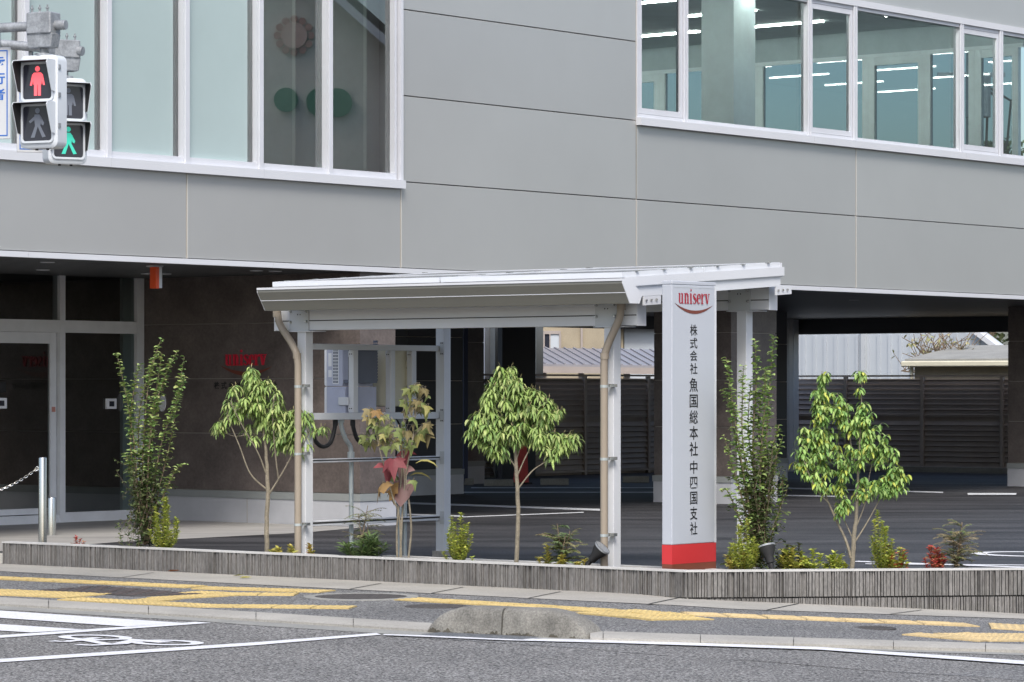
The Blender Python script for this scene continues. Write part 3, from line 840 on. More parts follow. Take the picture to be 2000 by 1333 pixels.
zrow = [FB.hit_a(420, y, 0)[1] for y in (846.5, 740, 633)]
D_E = FB.hit_a(277, YH, 0)[0]                 # where the glazed entrance meets the tiled wall
b1 = dark_block(0.0, fa(772, 0.03), 0.03, D_E + 2.75, zrow)
for x in (483, 610):                          # upright joints in the foot
    d = FB.hit_a(x, YH, -0.008)[0]
    MB().box(FB, -0.012, -0.004, d - 0.004, d + 0.004, 0.0, 0.288).build('foot_joint', M['grout'], b1)
# deeper walls between the parked bays
def px_block(x0, x1, yfoot, dep, **k):
    p0 = gz(x0, yfoot); a0, d0 = FB.loc(p0)
    a1 = FB.hit_d(x1, YH, d0)[0]
    return dark_block(a0, a1, d0, d0 + dep, zrow, **k)
px_block(797, 904, 969, 0.5, m='black_and_shade')  # tile colour blackened to carry the deep shade under the soffit
px_block(914, 945, 946, 0.6)
p = gz(1428, 985); a_, d_ = FB.loc(p)
dark_block(a_, a_ + 1.1, d_, d_ + 1.3, zrow)
px_block(1484, 1537, 940, 1.2, m='black_and_shade')
p = gz(1969, 950); a_, d_ = FB.loc(p)
dark_block(a_, a_ + 1.4, d_ - 1.3, d_, zrow)
# steel posts and panels at the back of the bays
def px_post(x0, x1, yfoot, ytop, m, name='steel_post', dep=0.12, parent=bld):
    p0 = gz(x0, yfoot); a0, d0 = FB.loc(p0); a1, zt = FB.hit_d(x1, ytop, d0)
    return MB().box(FB, a0, a1, d0, d0 + dep, 0, min(zt, ZSF - 0.004)).build(name, m, parent)
px_post(947, 962, 934, 500, M['post']); px_post(967, 979, 934, 500, M['skirt'])
px_post(981, 1046, 936, 500, M['black_and_shade'], 'black_panel', 0.1); px_post(1047, 1061, 930, 500, M['skirt'], 'steel_post')
px_post(906, 914, 948, 500, M['navy'], 'downpipe', 0.1)
px_post(1541, 1549, 921, 500, M['post']); px_post(1551, 1560, 920, 500, M['post'])
px_post(1533, 1562, 922, 910, M['basetile'], 'post_foot', 0.3)
# end beam over the open right side of the ground floor
zb_lo = FB.hit_a(1760, 651, A_LOW - 0.4)[1]
MB().box(FB, A_LOW - 0.4, A_LOW - 0.05, 1.0, DS - 0.02, zb_lo, ZSF - 0.002).build('end_beam', M['soffit'], bld)
MB().box(FB, 16.5, A_LOW - 0.42, DS - 0.3, DS - 0.02, zb_lo + 0.05, ZSF - 0.002).build('rear_beam', M['soffit'], bld)
# downlights and alarm lamp under the entrance soffit
def ceil_px(x, y, z):
    return pz(x, y, (z - HC) * FP / (YH - y))
for x, y in ((93, 512), (84, 527), (288, 534.5), (322, 535), (501, 528.5), (538, 529.5), (1668, 586)):
    c = ceil_px(x, y, ZSF - 0.004)
    MB()._lathe(c, Vector((0, 0, -1)), [(0, 0.075), (0.008, 0.075), (0.008, 0.055), (0.003, 0.05)], 20).build('downlight', M['trim'], bld)
c = ceil_px(305, 519.5, ZSF - 0.004); ca, cd = FB.loc(c)
al = MB().box(FB, ca - 0.09, ca + 0.05, cd - 0.06, cd + 0.06, ZSF - 0.018, ZSF - 0.003).build('alarm_lamp', M['trim'], bld)
zl = HC + (YH - 564) / FP * c.y
MB().box(FB, ca - 0.05, ca - 0.0, cd - 0.045, cd + 0.045, zl, ZSF - 0.019).build('lamp_body', M['orange'], al)
MB().box(FB, ca + 0.001, ca + 0.05, cd - 0.04, cd + 0.04, zl + 0.005, ZSF - 0.019).build('lamp_side', M['trim'], al)

# ---- glazed entrance
GZ0, GZ1 = 0.03, ZSF - 0.002
def ga(x): return FB.hit_d(x, YH, D_E)[0]
ent = MB()
zt0, zt1 = FB.hit_d(118, 650, D_E)[1], FB.hit_d(118, 626, D_E)[1]
aR = -0.01
ent.box(FB, ga(112), ga(122), D_E - 0.05, D_E + 0.08, 0.0, GZ1)
ent.box(FB, ga(262), aR, D_E - 0.05, D_E + 0.08, 0.0, GZ1)
ent.box(FB, -9.0, ga(112) - 0.002, D_E - 0.045, D_E + 0.07, zt0, zt1)
ent.box(FB, ga(122) + 0.002, ga(262) - 0.002, D_E - 0.045, D_E + 0.07, zt0, zt1)
ent.box(FB, -9.0, ga(112) - 0.002, D_E - 0.04, D_E + 0.07, 0.0, 0.10); ent.box(FB, ga(122) + 0.002, ga(262) - 0.002, D_E - 0.04, D_E + 0.07, 0.0, 0.12)
eo = ent.build('entrance_frame', M['frame'], bld)
def gpane(a0, a1, z0, z1, d=None, nm='pane', parent=None):
    d = D_E if d is None else d
    return MB().poly([FB.P(a0, d, z0), FB.P(a1, d, z0), FB.P(a1, d, z1), FB.P(a0, d, z1)]).build(nm, M['glassD'], parent or eo)
gpane(ga(122), ga(262), 0.12, zt0); gpane(ga(122), ga(262), zt1, GZ1)
gpane(-9, ga(112), zt1, GZ1)
MB().box(FB, ga(240), ga(262) - 0.003, D_E + 0.001, D_E + 0.05, 0.12, GZ1).build('frosted_strip', M['blind'], eo)
# sliding door leaf
zd = FB.hit_d(60, 671, D_E)[1]
dl = MB(); dd = D_E + 0.02
dl.box(FB, ga(98), ga(110), dd - 0.02, dd + 0.02, 0.11, zt0 - 0.002); dl.box(FB, -9, ga(98) - 0.001, dd - 0.02, dd + 0.02, zd, zt0 - 0.002)
dl.box(FB, -9, ga(98) - 0.001, dd - 0.02, dd + 0.02, 0.11, 0.18)
do = dl.build('sliding_door', M['frame'], bld)
gpane(-9, ga(98), 0.18, zd, dd, 'pane', do)
MB().box(FB, ga(101), ga(108) , dd - 0.022, dd - 0.0205, 1.30, 1.36).build('door_sticker', M['pink'], do)
# dark lobby behind the glass
lob = MB(); lob.box(FB, -9, 0.3, D_E + 2.6, D_E + 2.7, 0, GZ1); lob.box(FB, -9, 0.3, D_E + 0.1, D_E + 2.6, 0.001, 0.006)
lob.build('lobby', M['intdark'], bld)
# rounded call plate on the tiled wall, square card readers on the entrance glazing
d, z = FB.hit_a(318, 787, 0)
MB().prism([FB.P(0.001, d + 0.055 * math.cos(t), z + 0.105 * math.sin(t)) for t in [k * math.pi / 10 for k in range(20)]], -AX * 0.02).build('call_plate', M['white2'], bld)
for x, y in ((218, 789), (3, 788)):
    a, z = FB.hit_d(x, y, D_E - 0.03)
    ic = MB().box(FB, a - 0.085, a + 0.085, D_E - 0.032, D_E - 0.004, z - 0.062, z + 0.062).build('card_reader', M['white2'], bld, bevel=0.004)
    MB().box(FB, a - 0.04, a + 0.04, D_E - 0.034, D_E - 0.0325, z - 0.032, z + 0.03).build('screen', M['lens'], ic)
a, z = FB.hit_d(4, 757, D_E - 0.03)
MB().box(FB, a - 0.06, a + 0.06, D_E - 0.03, D_E - 0.004, z - 0.06, z + 0.06).build('door_sensor', M['rubber'], bld, bevel=0.004)

# ---------------------------------------------------------------- lettering
def stroke2(pts, wds):
    """flat stroke of changing width -> list of quads"""
    n = len(pts); L = []
    for i in range(n):
        x0, y0 = pts[max(i - 1, 0)]; x1, y1 = pts[min(i + 1, n - 1)]
        l = math.hypot(x1 - x0, y1 - y0) or 1; nx, ny = -(y1 - y0) / l, (x1 - x0) / l
        w_ = wds[i] / 2; L.append(((pts[i][0] + nx * w_, pts[i][1] + ny * w_), (pts[i][0] - nx * w_, pts[i][1] - ny * w_)))
    return [[L[i][1], L[i + 1][1], L[i + 1][0], L[i][0]] for i in range(n - 1)]
def arc(cx, cy, rx, ry, a0, a1, n=10): return [(cx + rx * math.cos(R(a0 + (a1 - a0) * k / n)), cy + ry * math.sin(R(a0 + (a1 - a0) * k / n))) for k in range(n + 1)]
def logo_letters():
    T, t = 0.22, 0.07; out = []
    def rect(x0, y0, x1, y1): out.append([[(x0, y0), (x1, y0), (x1, y1), (x0, y1)]])
    def st(p, w_): out.append(stroke2(p, w_))
    x = 0.0                                           # u
    rect(x + .06, .16, x + .06 + T, .98); rect(x, .93, x + .2, 1.0)
    st(arc(x + .34, .22, .19, .19, 190, 350), [T * .8, T * .6, .13, .11, .1, .09, .09, .09, .08, .08, .08])
    rect(x + .48, .02, x + .48 + T, .98); rect(x + .40, .93, x + .55, 1.0); rect(x + .55, 0, x + .80, .07)
    x = 0.92                                          # n
    rect(x + .06, .05, x + .06 + T, .98); rect(x, .93, x + .2, 1.0); rect(x, 0, x + .36, .07)
    st(arc(x + .36, .74, .2, .22, 170, 10), [.08, .08, .09, .1, .11, .13, .15, .17, .19, T, T])
    rect(x + .46, .05, x + .46 + T, .78); rect(x + .4, 0, x + .76, .07)
    x = 1.80                                          # i
    rect(x + .08, .05, x + .08 + T, .98); rect(x, .93, x + .2, 1.0); rect(x, 0, x + .38, .07)
    st([(x + .10, 1.30), (x + .19, 1.30), (x + .28, 1.30)], [.12, .24, .12])
    x = 2.28                                          # s
    st([(x + .55, .80), (x + .46, .93), (x + .30, .97), (x + .15, .88), (x + .13, .74), (x + .26, .58), (x + .44, .45), (x + .52, .28), (x + .44, .1), (x + .28, .03), (x + .12, .08), (x + .04, .24)],
       [.06, .08, .08, .14, .2, .24, .24, .2, .14, .08, .08, .06])
    x = 2.94                                          # e
    st(arc(x + .34, .5, .24, .46, 10, 320, 18), [.1, .16, .18, .12, .08, .08, .1, .16, .22, .24, .24, .22, .18, .14, .1, .08, .07, .06, .05])
    rect(x + .2, .5, x + .62, .57)
    x = 3.64                                          # r
    rect(x + .06, .05, x + .06 + T, .98); rect(x, .93, x + .2, 1.0); rect(x, 0, x + .4, .07)
    st([(x + .28, .70), (x + .38, .88), (x + .50, .94), (x + .60, .86)], [.08, .08, .12, .2])
    x = 4.30                                          # v
    st([(x + .14, .98), (x + .36, .04)], [T, T * .9]); st([(x + .62, .98), (x + .40, .04)], [t, t])
    rect(x - .02, .93, x + .34, 1.0); rect(x + .46, .93, x + .76, 1.0)
    return out, 5.06
def put_logo(org, u, v, n, width, m, name, parent, dep=0.0):
    """org: lower left corner; u right, v up, n out of the wall"""
    out, W_ = logo_letters(); k = width / W_
    mb = MB()
    for i, qs in enumerate(out):
        for q in qs:
            mb.poly([org + u * (p[0] * k) + v * (p[1] * k) + n * (0.002 + 0.0002 * i) for p in q])
    if dep:
        sd_ = MB()
        for qs in out:
            for q in qs: mb.prism([org + u * (p[0] * k) + v * (p[1] * k) + n * 0.001 for p in q], -n * dep)
    return mb.build(name, m, parent)
def put_smile(org, u, v, n, width, drop, m, parent, thick=0.055):
    """a crescent smile; org: left tip"""
    mb = MB(); N_ = 24; top = []; bot = []
    for i in range(N_ + 1):
        f = i / N_; y = -drop * (1 - (2 * f - 1) ** 2) * 0.72 - 0.02 * width * f
        th_ = thick * width * (math.sin(math.pi * f) ** 0.8) + 0.001
        top.append(org + u * (f * width) + v * y + n * 0.002); bot.append(org + u * (f * width) + v * (y - th_) + n * 0.002)
    for i in range(N_): mb.poly([bot[i], bot[i + 1], top[i + 1], top[i]])
    return mb.build('smile', m, parent)
def glyph(ch, size, bold=0.012):
    c = bpy.data.curves.new('g', 'FONT'); c.body = ch; c.size = 1.0; c.offset = bold; c.resolution_u = 3
    o = bpy.data.objects.new('g', c); col.objects.link(o); bpy.context.view_layer.update()
    dg = bpy.context.evaluated_depsgraph_get(); me = o.evaluated_get(dg).to_mesh()
    vs = [(v.co.x, v.co.y) for v in me.vertices]; fs = [tuple(p.vertices) for p in me.polygons]
    o.evaluated_get(dg).to_mesh_clear(); bpy.data.objects.remove(o); bpy.data.curves.remove(c)
    x0 = min(v[0] for v in vs); x1 = max(v[0] for v in vs); y0 = min(v[1] for v in vs); y1 = max(v[1] for v in vs)
    return vs, fs, (x0, x1, y0, y1)
def put_glyph(mb, ch, ctr, u, v, n, w_, h_, bold=0.012, dep=0.0):
    vs, fs, (x0, x1, y0, y1) = glyph(ch, 1, bold)
    b = len(mb.v)
    for x, y in vs: mb.v.append(ctr + u * ((x - (x0 + x1) / 2) / (x1 - x0) * w_) + v * ((y - (y0 + y1) / 2) / (y1 - y0) * h_) + n * 0.002)
    mb.f += [tuple(i + b for i in f) for f in fs]
UP = Vector((0, 0, 1))
# company name on the tiled wall beside the door
d0, zl0 = FB.hit_a(441, 714.5, 0); d1, _ = FB.hit_a(521, 714.5, 0)
sg = thing('wall_lettering', 'red company name with smile and black characters on the brown entrance wall', 'wall sign', FB.P(0, d0, 0.0))
put_logo(FB.P(-0.012, d0, zl0), BX, UP, -AX, d0 - d1, M['wallred'], 'company_name', sg, 0.014)
ds, zs_ = FB.hit_a(431, 713.5, 0); d2, _ = FB.hit_a(533, 713.5, 0)
put_smile(FB.P(-0.012, ds, zs_), BX, UP, -AX, ds - d2, 0.10, M['logobrown'], sg)
mb = MB()
for k, ch in enumerate('株式会社魚国総本社'):
    x = 425 + k * 14.0
    d, z = FB.hit_a(x, 753, 0)
    put_glyph(mb, ch, FB.P(-0.012, d, z), BX, UP, -AX, 0.088, 0.088, 0.02)
mb.build('characters', M['ink'], sg)
# ================================================================ solar bicycle shelter
_s0 = pz(596.8, 760, 29.2)
FS = Frame((_s0.x, _s0.y), BX, AX)           # p along the street, q away from it
def sp(x, q=0.0): return FS.hit_d(x, YH, q)[0]
def szz(x, y, q=0.0): return FS.hit_d(x, y, q)[1]
PR = sp(1198.5)                               # right front post edge
QR = FS.hit_a(867, YH, 0)[0]                  # rear post
sh = thing('solar_shelter', 'silver aluminium shelter with solar panel roof, gutter and tan downpipes', 'shelter', FS.P(0, 0, 0))
ZBF = szz(596, 645.5); ZBR = ZBF + 0.165; BH = 0.255
def post(p, q, zt):
    o = MB().box(FS, p - 0.1, p, q, q + 0.1, 0.0, zt - 0.001).build('post', M['post'], sh, bevel=0.003)
    MB().box(FS, p - 0.125, p + 0.025, q - 0.02, q + 0.12, 0.0, 0.05).build('post_foot', M['concrete'], o)
    return o
post(0, 0, ZBF); post(PR, 0, ZBF); post(0, QR, ZBR); post(PR, QR, ZBR)
pl0 = sp(537, -0.01); pr0 = sp(1243.5, -0.01)
def beam(q, z0, name='beam'):
    o = MB().box(FS, pl0, pr0, q, q + 0.12, z0, z0 + BH).build(name, M['post'], sh, bevel=0.002)
    for k in (0.33, 0.75):
        MB().box(FS, pl0, pr0, q - 0.002, q + 0.0, z0 + BH * k - 0.004, z0 + BH * k + 0.004).build('groove', M['dark'], o)
    MB().box(FS, pr0 + 0.001, pr0 + 0.006, q - 0.004, q + 0.124, z0 - 0.004, z0 + BH + 0.004).build('end_cap', M['trim'], o)
    MB().box(FS, pl0 - 0.006, pl0 - 0.001, q - 0.004, q + 0.124, z0 - 0.004, z0 + BH + 0.004).build('end_cap', M['trim'], o)
    return o
bf = beam(-0.01, ZBF); br = beam(QR - 0.01, ZBR)
for b_, q, z0 in ((bf, -0.01, ZBF), (br, QR - 0.01, ZBR)):
    for p in (0.0, PR):
        pt = MB().box(FS, p - 0.175, p + 0.055, q - 0.012, q - 0.0025, z0 - 0.006, z0 + 0.205).build('joint_plate', M['plate'], b_)
        for dp in (-0.16, 0.035):
            for dz in (0.075, 0.17):
                MB().lathe(FS.P(p + dp, q - 0.011, z0 + dz), -AX, [(0, 0.014), (0.01, 0.014), (0.022, 0.008)], 8).build('bolt', M['steel'], pt)
        for dp in (-0.075, -0.045):
            MB().lathe(FS.P(p + dp, q - 0.0115, z0 + 0.14), -AX, [(0, 0.006), (0.0015, 0.006)], 8).build('rivet', M['dark'], pt)
        MB().box(FS, p - 0.19, p + 0.13, q - 0.02, q + 0.14, z0 - 0.013, z0 - 0.0065).build('post_plate', M['post'], b_)
# gutter on the street side
gq = -0.33
gtl = FS.hit_d(503, 568.5, gq - 0.10); gtr = FS.hit_d(1214.5, 547.5, gq - 0.10)
gp0, gp1 = gtl[0], gtr[0]; zgt = (gtl[1] + gtr[1]) / 2; zgb = (szz(513, 606.5, gq) + szz(1222, 594, gq)) / 2
prof = [(gq - 0.10, zgt), (gq - 0.10, zgt - 0.02), (gq, zgb), (gq + 0.13, zgb), (gq + 0.17, zgb + 0.07), (gq + 0.03, zgt)]
gut = MB().prism([FS.P(gp0, q, z) for q, z in prof], BX * (gp1 - gp0)).build('gutter', M['gutter'], sh)
zm = zgt + (zgb - zgt) * 0.52; qm = gq - 0.10 * 0.46
MB().box(FS, gp0, gp1, qm - 0.012, qm - 0.004, zm - 0.003, zm + 0.003).build('gutter_seam', M['trim'], gut)
MB().box(FS, gp0 - 0.003, gp1 + 0.003, gq - 0.108, gq - 0.04, zgt + 0.001, zgt + 0.02).build('gutter_lip', M['trim'], gut)
for p, v in ((gp1 + 0.001, 0.006), (gp0 - 0.007, 0.006)):
    MB().prism([FS.P(p, q, z) for q, z in prof], BX * v).build('gutter_end', M['trim'], gut)
# roof of framed solar panels on rafters
r0q, r0z = gq - 0.03, zgt + 0.03
rrt = FS.hit_d(1527, 511, QR + 0.32)
rp0, rp1 = sp(530, r0q), sp(1213, r0q) + 0.02
r1q = FS.hit_a(1526, YH, rp1)[0]; r1z = FS.hit_a(1526, 513, rp1)[1] - 0.04
slope = (r1z - r0z) / (r1q - r0q)
def rz(q): return r0z + (q - r0q) * slope
def roof_box(p0, p1, q0, q1, h0, h1):
    mb = MB(); pts = [FS.P(p, q, rz(q) + h) for h in (h0, h1) for p, q in ((p0, q0), (p1, q0), (p1, q1), (p0, q1))]
    mb.add(pts, [(0, 1, 2, 3)[::-1], (4, 5, 6, 7), (0, 1, 5, 4), (1, 2, 6, 5), (2, 3, 7, 6), (3, 0, 4, 7)]); return mb
NPc, NRr = 2, 2
for i in range(NPc):
    for j in range(NRr):
        p0 = rp0 + (rp1 - rp0) * i / NPc + 0.008; p1 = rp0 + (rp1 - rp0) * (i + 1) / NPc - 0.008
        q0 = r0q + (r1q - r0q) * j / NRr + 0.006; q1 = r0q + (r1q - r0q) * (j + 1) / NRr - 0.006
        pn = roof_box(p0 + 0.03, p1 - 0.03, q0 + 0.03, q1 - 0.03, 0.0, 0.036).build('solar_panel', M['solar'], sh)
        fr = MB()
        for a, b, c, d in ((p0, p1, q0, q0 + 0.03), (p0, p1, q1 - 0.03, q1), (p0, p0 + 0.03, q0 + 0.031, q1 - 0.031), (p1 - 0.03, p1, q0 + 0.031, q1 - 0.031)):
            g = roof_box(a, b, c, d, -0.002, 0.042); fr.add(g.v, g.f)
        fr.build('panel_frame', M['post'], pn)
        for k in range(3):                      # clamps along the frame
            for pp in (p0, p1):
                q = q0 + (q1 - q0) * (k + 0.5) / 3
                roof_box(pp - 0.018, pp + 0.018, q - 0.02, q + 0.02, 0.043, 0.048).build('clamp', M['steel'], pn)
for i in range(NPc + 1):
    p = rp0 + (rp1 - rp0) * i / NPc
    p = min(max(p, rp0 + 0.03), rp1 - 0.03)
    roof_box(p - 0.03, p + 0.03, r0q + 0.03, r1q + 0.03, -0.085, -0.004).build('rafter', M['trim'], sh)
    roof_box(p - 0.022, p + 0.022, r0q + 0.1, r1q - 0.0, -0.165, -0.086).build('rafter_rail', M['post'], sh)
roof_box(rp1 + 0.001, rp1 + 0.012, r0q + 0.02, r1q + 0.03, -0.075, 0.0).build('verge_trim', M['trim'], sh)
roof_box(rp0, rp1, r1q + 0.002, r1q + 0.012, -0.075, 0.035).build('rear_trim', M['trim'], sh)
for q, nm in ((0.05, ''), (QR + 0.05, '')):
    br_ = roof_box(rp1 - 0.018, rp1 - 0.006, q - 0.12, q + 0.12, -0.24, -0.167).build('rafter_bracket', M['trim'], sh)
    for dq in (-0.09, -0.02, 0.05):
        MB().lathe(FS.P(rp1 - 0.007, q + dq, rz(q + dq) - 0.2), BX, [(0, 0.011), (0.012, 0.011)], 8).build('bolt', M['steel'], br_)
# downpipes
def downpipe(pts_top, xlow, flip):
    qd = -0.07
    pts = [FS.P(*((lambda h: (h[0], qd, h[1]))(FS.hit_d(x, y, qd)))) for x, y in pts_top]
    sm = [pts[0]]
    for a, b, c in zip(pts, pts[1:], pts[2:]):   # soften the bends
        for t in (0.25, 0.5, 0.75): sm.append((a.lerp(b, 0.5 + t / 2)).lerp(b.lerp(c, t / 2), t))
    sm.append(pts[-1]); foot = sm[-1].copy(); foot.z = 0.03; sm.append(foot)
    o = MB().tube(sm, 0.032, 12).build('downpipe', M['tan'], sh, smooth=True)
    MB().tube([sm[0] + Vector((0, 0, 0.02)), sm[0] - Vector((0, 0, 0.06))], 0.038, 12).build('pipe_socket', M['tan'], o, smooth=True)
    t_ = pts[-2]
    MB().tube([t_ + Vector((0, 0, 0.0)), t_ - Vector((0, 0, 0.05))], 0.037, 12).build('pipe_socket', M['tan'], o, smooth=True)
    for z in (1.58, 0.98, 0.35):
        MB().lathe(Vector((foot.x, foot.y, z)), UP, [(0, 0.0345), (0.022, 0.0345)], 12).build('pipe_clip', M['galvlight'], o)
        a = FS.loc(foot)
        MB().box(FS, a[0] + (0.03 if not flip else 0.03), a[0] + 0.085, -0.05, -0.001, z + 0.004, z + 0.03).build('clip_arm', M['steel'], o)
downpipe([(541, 607), (545, 634), (566, 664), (580, 690), (582, 712)], 582, False)
downpipe([(1213.5, 592), (1212, 620), (1193, 660), (1181, 690), (1180, 712)], 1180, True)

# rack between the left posts that carries the electrical gear
q0r = 0.11
def rh(x, y, p): return FS.hit_a(x, y, p)
zr_ = [FS.hit_a(735, y, 0)[1] for y in (679, 813, 898, 1018)]
for k, (z, h, wd) in enumerate(((zr_[0], 0.052, 0.05), (zr_[1], 0.062, 0.05), (zr_[2], 0.036, 0.04), (zr_[3], 0.05, 0.04))):
    rl = MB().box(FS, -0.05 - wd, -0.05, q0r - 0.008, QR - 0.002, z - h / 2, z + h / 2).build('rail', M['post'], sh, bevel=0.003)
    if k > 1:
        MB().box(FS, -0.0495, -0.047, q0r, QR - 0.004, z - h * 0.06, z + h * 0.24).build('rail_slot', M['dark'], rl)
    MB().box(FS, -0.046, 0.006, QR - 0.006, QR - 0.0025, z - 0.06, z + 0.06).build('rail_bracket', M['plate'], rl)
RPf = -0.05                                       # street-facing face of the rack
def rq(x, p=RPf): return FS.hit_a(x, YH, p)[0]
def rzz(x, y, p=RPf): return FS.hit_a(x, y, p)[1]
def upright(x):                                  # square tube, x = its edge nearest to us
    q = rq(x); z0, z1 = zr_[1] + 0.032, zr_[0] - 0.027
    o = MB().box(FS, RPf - 0.062, RPf, q, q + 0.066, z0, z1).build('upright', M['post'], sh, bevel=0.003)
    for z in (z0 + 0.012, z1 - 0.06):
        lg = MB().box(FS, RPf - 0.06, RPf - 0.002, q - 0.004, q - 0.0005, z, z + 0.05).build('lug', M['trim'], o)
        for p in (-0.02, -0.042):
            MB().lathe(FS.P(RPf + p, q - 0.0038, z + 0.025), -AX, [(0, 0.006), (0.002, 0.006)], 8).build('screw', M['dark'], lg)
for x in (690.5, 763, 804.5): upright(x)
for z in (zr_[0], zr_[1]):
    for dz in (-0.05, 0.05):
        for p in (-0.03, -0.012):
            MB().lathe(FS.P(p, QR - 0.0062, z + dz), -AX, [(0, 0.006), (0.002, 0.006)], 8).build('screw', M['dark'], sh)
# inverter hung behind the rack, seen from its side
pI0, pI1 = -0.40, -0.125
qI = FS.hit_a(635, YH, pI0)[0]
def iz(y): return FS.hit_a(655, y, -0.25)[1]
zt, zm_, zl_ = iz(675), iz(755), iz(812)
iv = thing('inverter', 'lavender grey solar inverter with vented side hung on the shelter rack', 'inverter', FS.P(pI1, qI, zl_))
def rounded(p0, p1, q0, q1, z0, z1, r, nm, m, par):
    """slab with its outer upper and lower edges rounded, swept along the rack"""
    pts = []
    for cz, a0, a1 in ((z1 - r, 90, 180), (z0 + r, 180, 270)):
        pts += [FS.P(p0 + r + r * math.cos(R(a0 + (a1 - a0) * k / 6)), q0, cz + r * math.sin(R(a0 + (a1 - a0) * k / 6))) for k in range(7)]
    pts += [FS.P(p1, q0, z0), FS.P(p1, q0, z1)]
    return MB().prism(pts, AX * (q1 - q0)).build(nm, M[m], par)
WQ = 0.42
up_ = rounded(pI0, pI1 - 0.06, qI, qI + WQ, zm_ + 0.003, zt, 0.035, 'upper_case', 'invert', iv)
lo_ = rounded(pI0, pI1 - 0.02, qI, qI + WQ, zl_, zm_ - 0.003, 0.035, 'lower_case', 'invert', iv)
for z0, z1, par in ((zm_ + 0.003, zt, up_), (zl_, zm_ - 0.003, lo_)):
    rounded(pI0 - 0.004, pI0 + 0.022, qI - 0.004, qI + WQ, z0 - 0.001, z1 + 0.001, 0.02, 'front_cover', 'white2', par)
MB().box(FS, pI1 - 0.059, pI1, qI + 0.012, qI + WQ - 0.01, zm_ + 0.03, zt - 0.01).build('heat_sink', M['invdark'], up_)
for k in range(4):
    MB().box(FS, pI1 - 0.056 + k * 0.0145, pI1 - 0.050 + k * 0.0145, qI + 0.004, qI + 0.0115, zm_ + 0.06, zt - 0.02).build('fin', M['invert'], up_)
vent = MB()
for r_ in range(11):
    for c_ in range(4):
        z = zm_ + 0.03 + r_ * 0.0295; p = pI0 + 0.10 + c_ * 0.0155
        vent.box(FS, p, p + 0.0105, qI - 0.0015, qI - 0.0003, z, z + 0.022)
vent.build('vent_slots', M['invdark'], up_)
MB().box(FS, pI0 + 0.093, pI0 + 0.166, qI - 0.0002, qI + 0.001, zm_ + 0.022, zt - 0.004).build('vent_frame', M['white2'], up_)
for y0, y1 in ((716, 690), (737, 723)):
    MB().box(FS, pI0 + 0.04, pI0 + 0.082, qI - 0.0012, qI - 0.0002, iz(y0), iz(y1)).build('sticker', M['white2'], up_)
MB().box(FS, pI0 + 0.085, pI1 - 0.021, qI - 0.010, qI - 0.0005, zl_ + 0.01, zm_ - 0.02).build('terminal_cover', M['invert'], lo_, bevel=0.004)
MB().box(FS, pI1 - 0.09, pI1 + 0.03, qI - 0.03, qI - 0.0105, iz(792), iz(776)).build('mounting_block', M['post'], iv, bevel=0.003)
MB().box(FS, pI1 + 0.001, pI1 + 0.02, qI + 0.02, qI + 0.06, zl_, zt).build('mounting_rail', M['post'], iv)
gr_ = MB()
for k in range(14): gr_.box(FS, pI1 - 0.05, pI1 - 0.002, qI + WQ - 0.009, qI + WQ + 0.001, zm_ + 0.05 + k * 0.027, zm_ + 0.07 + k * 0.027)
gr_.build('rear_grille', M['invdark'], up_)
# cream distribution box, likewise seen from its side and back
pC0, pC1 = -0.33, -0.125
qC = FS.hit_a(721, YH, pC0)[0]
def cz(y): return FS.hit_a(740, y, -0.25)[1]
cb = thing('distribution_box', 'cream electrical distribution box with hinges hung on the shelter rack', 'cabinet', FS.P(pC1, qC, cz(793)))
z0, z1 = cz(793), cz(675)
MB().box(FS, pC0 + 0.036, pC1, qC + 0.008, qC + 0.40, z0, z1).build('body', M['cream'], cb, bevel=0.005)
MB().box(FS, pC0, pC0 + 0.034, qC, qC + 0.41, z0 - 0.008, z1).build('door', M['cream'], cb, bevel=0.004)
for z in (z0 + 0.06, z1 - 0.10):
    for k in (0, 0.045):
        MB().lathe(FS.P(pC0 + 0.04, qC + 0.001, z + k), UP, [(0, 0.009), (0.034, 0.009)], 8).build('hinge', M['cream'], cb)
for zz, hh in ((z0 + 0.04, 0.13), (z0 + 0.19, 0.15), (z0 + 0.36, 0.06)):
    MB().box(FS, pC1 + 0.0005, pC1 + 0.012, qC + 0.28, qC + 0.345, zz, zz + hh).build('cable_cover', M['cream'], cb, bevel=0.003)
MB().box(FS, pC1 + 0.0005, pC1 + 0.03, qC + 0.355, qC + 0.39, z0 + 0.12, z1 - 0.03).build('cable_duct', M['cream'], cb, bevel=0.003)
# hoses and conduits below the gear
def pipe(name, label, pxs, r, m, cat, p=-0.12, foot=False, fit=()):
    pts = []
    for x, y in pxs:
        q, z = FS.hit_a(x, y, p); pts.append(FS.P(p, q, z))
    sm = [pts[0]]
    for i in range(len(pts) - 1):
        p0 = pts[max(i - 1, 0)]; p1, p2 = pts[i], pts[i + 1]; p3 = pts[min(i + 2, len(pts) - 1)]
        for t in (0.25, 0.5, 0.75, 1.0):
            sm.append(0.5 * ((2 * p1) + (p2 - p0) * t + (2 * p0 - 5 * p1 + 4 * p2 - p3) * t * t + (3 * p1 - p0 - 3 * p2 + p3) * t ** 3))
    if foot:
        e = sm[-1].copy(); e.z = 0.0; sm.append(e)
    th = thing(name, label, cat, sm[-1] if foot else sm[0])
    MB().tube(sm, r, 10).build('pipe', M[m], th, smooth=True)
    for k, (x, y, rr, hh, mm) in enumerate(fit):
        q, z = FS.hit_a(x, y, p)
        MB().lathe(FS.P(p, q, z), UP, [(0, rr), (hh, rr)], 12).build('pipe_fitting', M[mm], th)
    return th
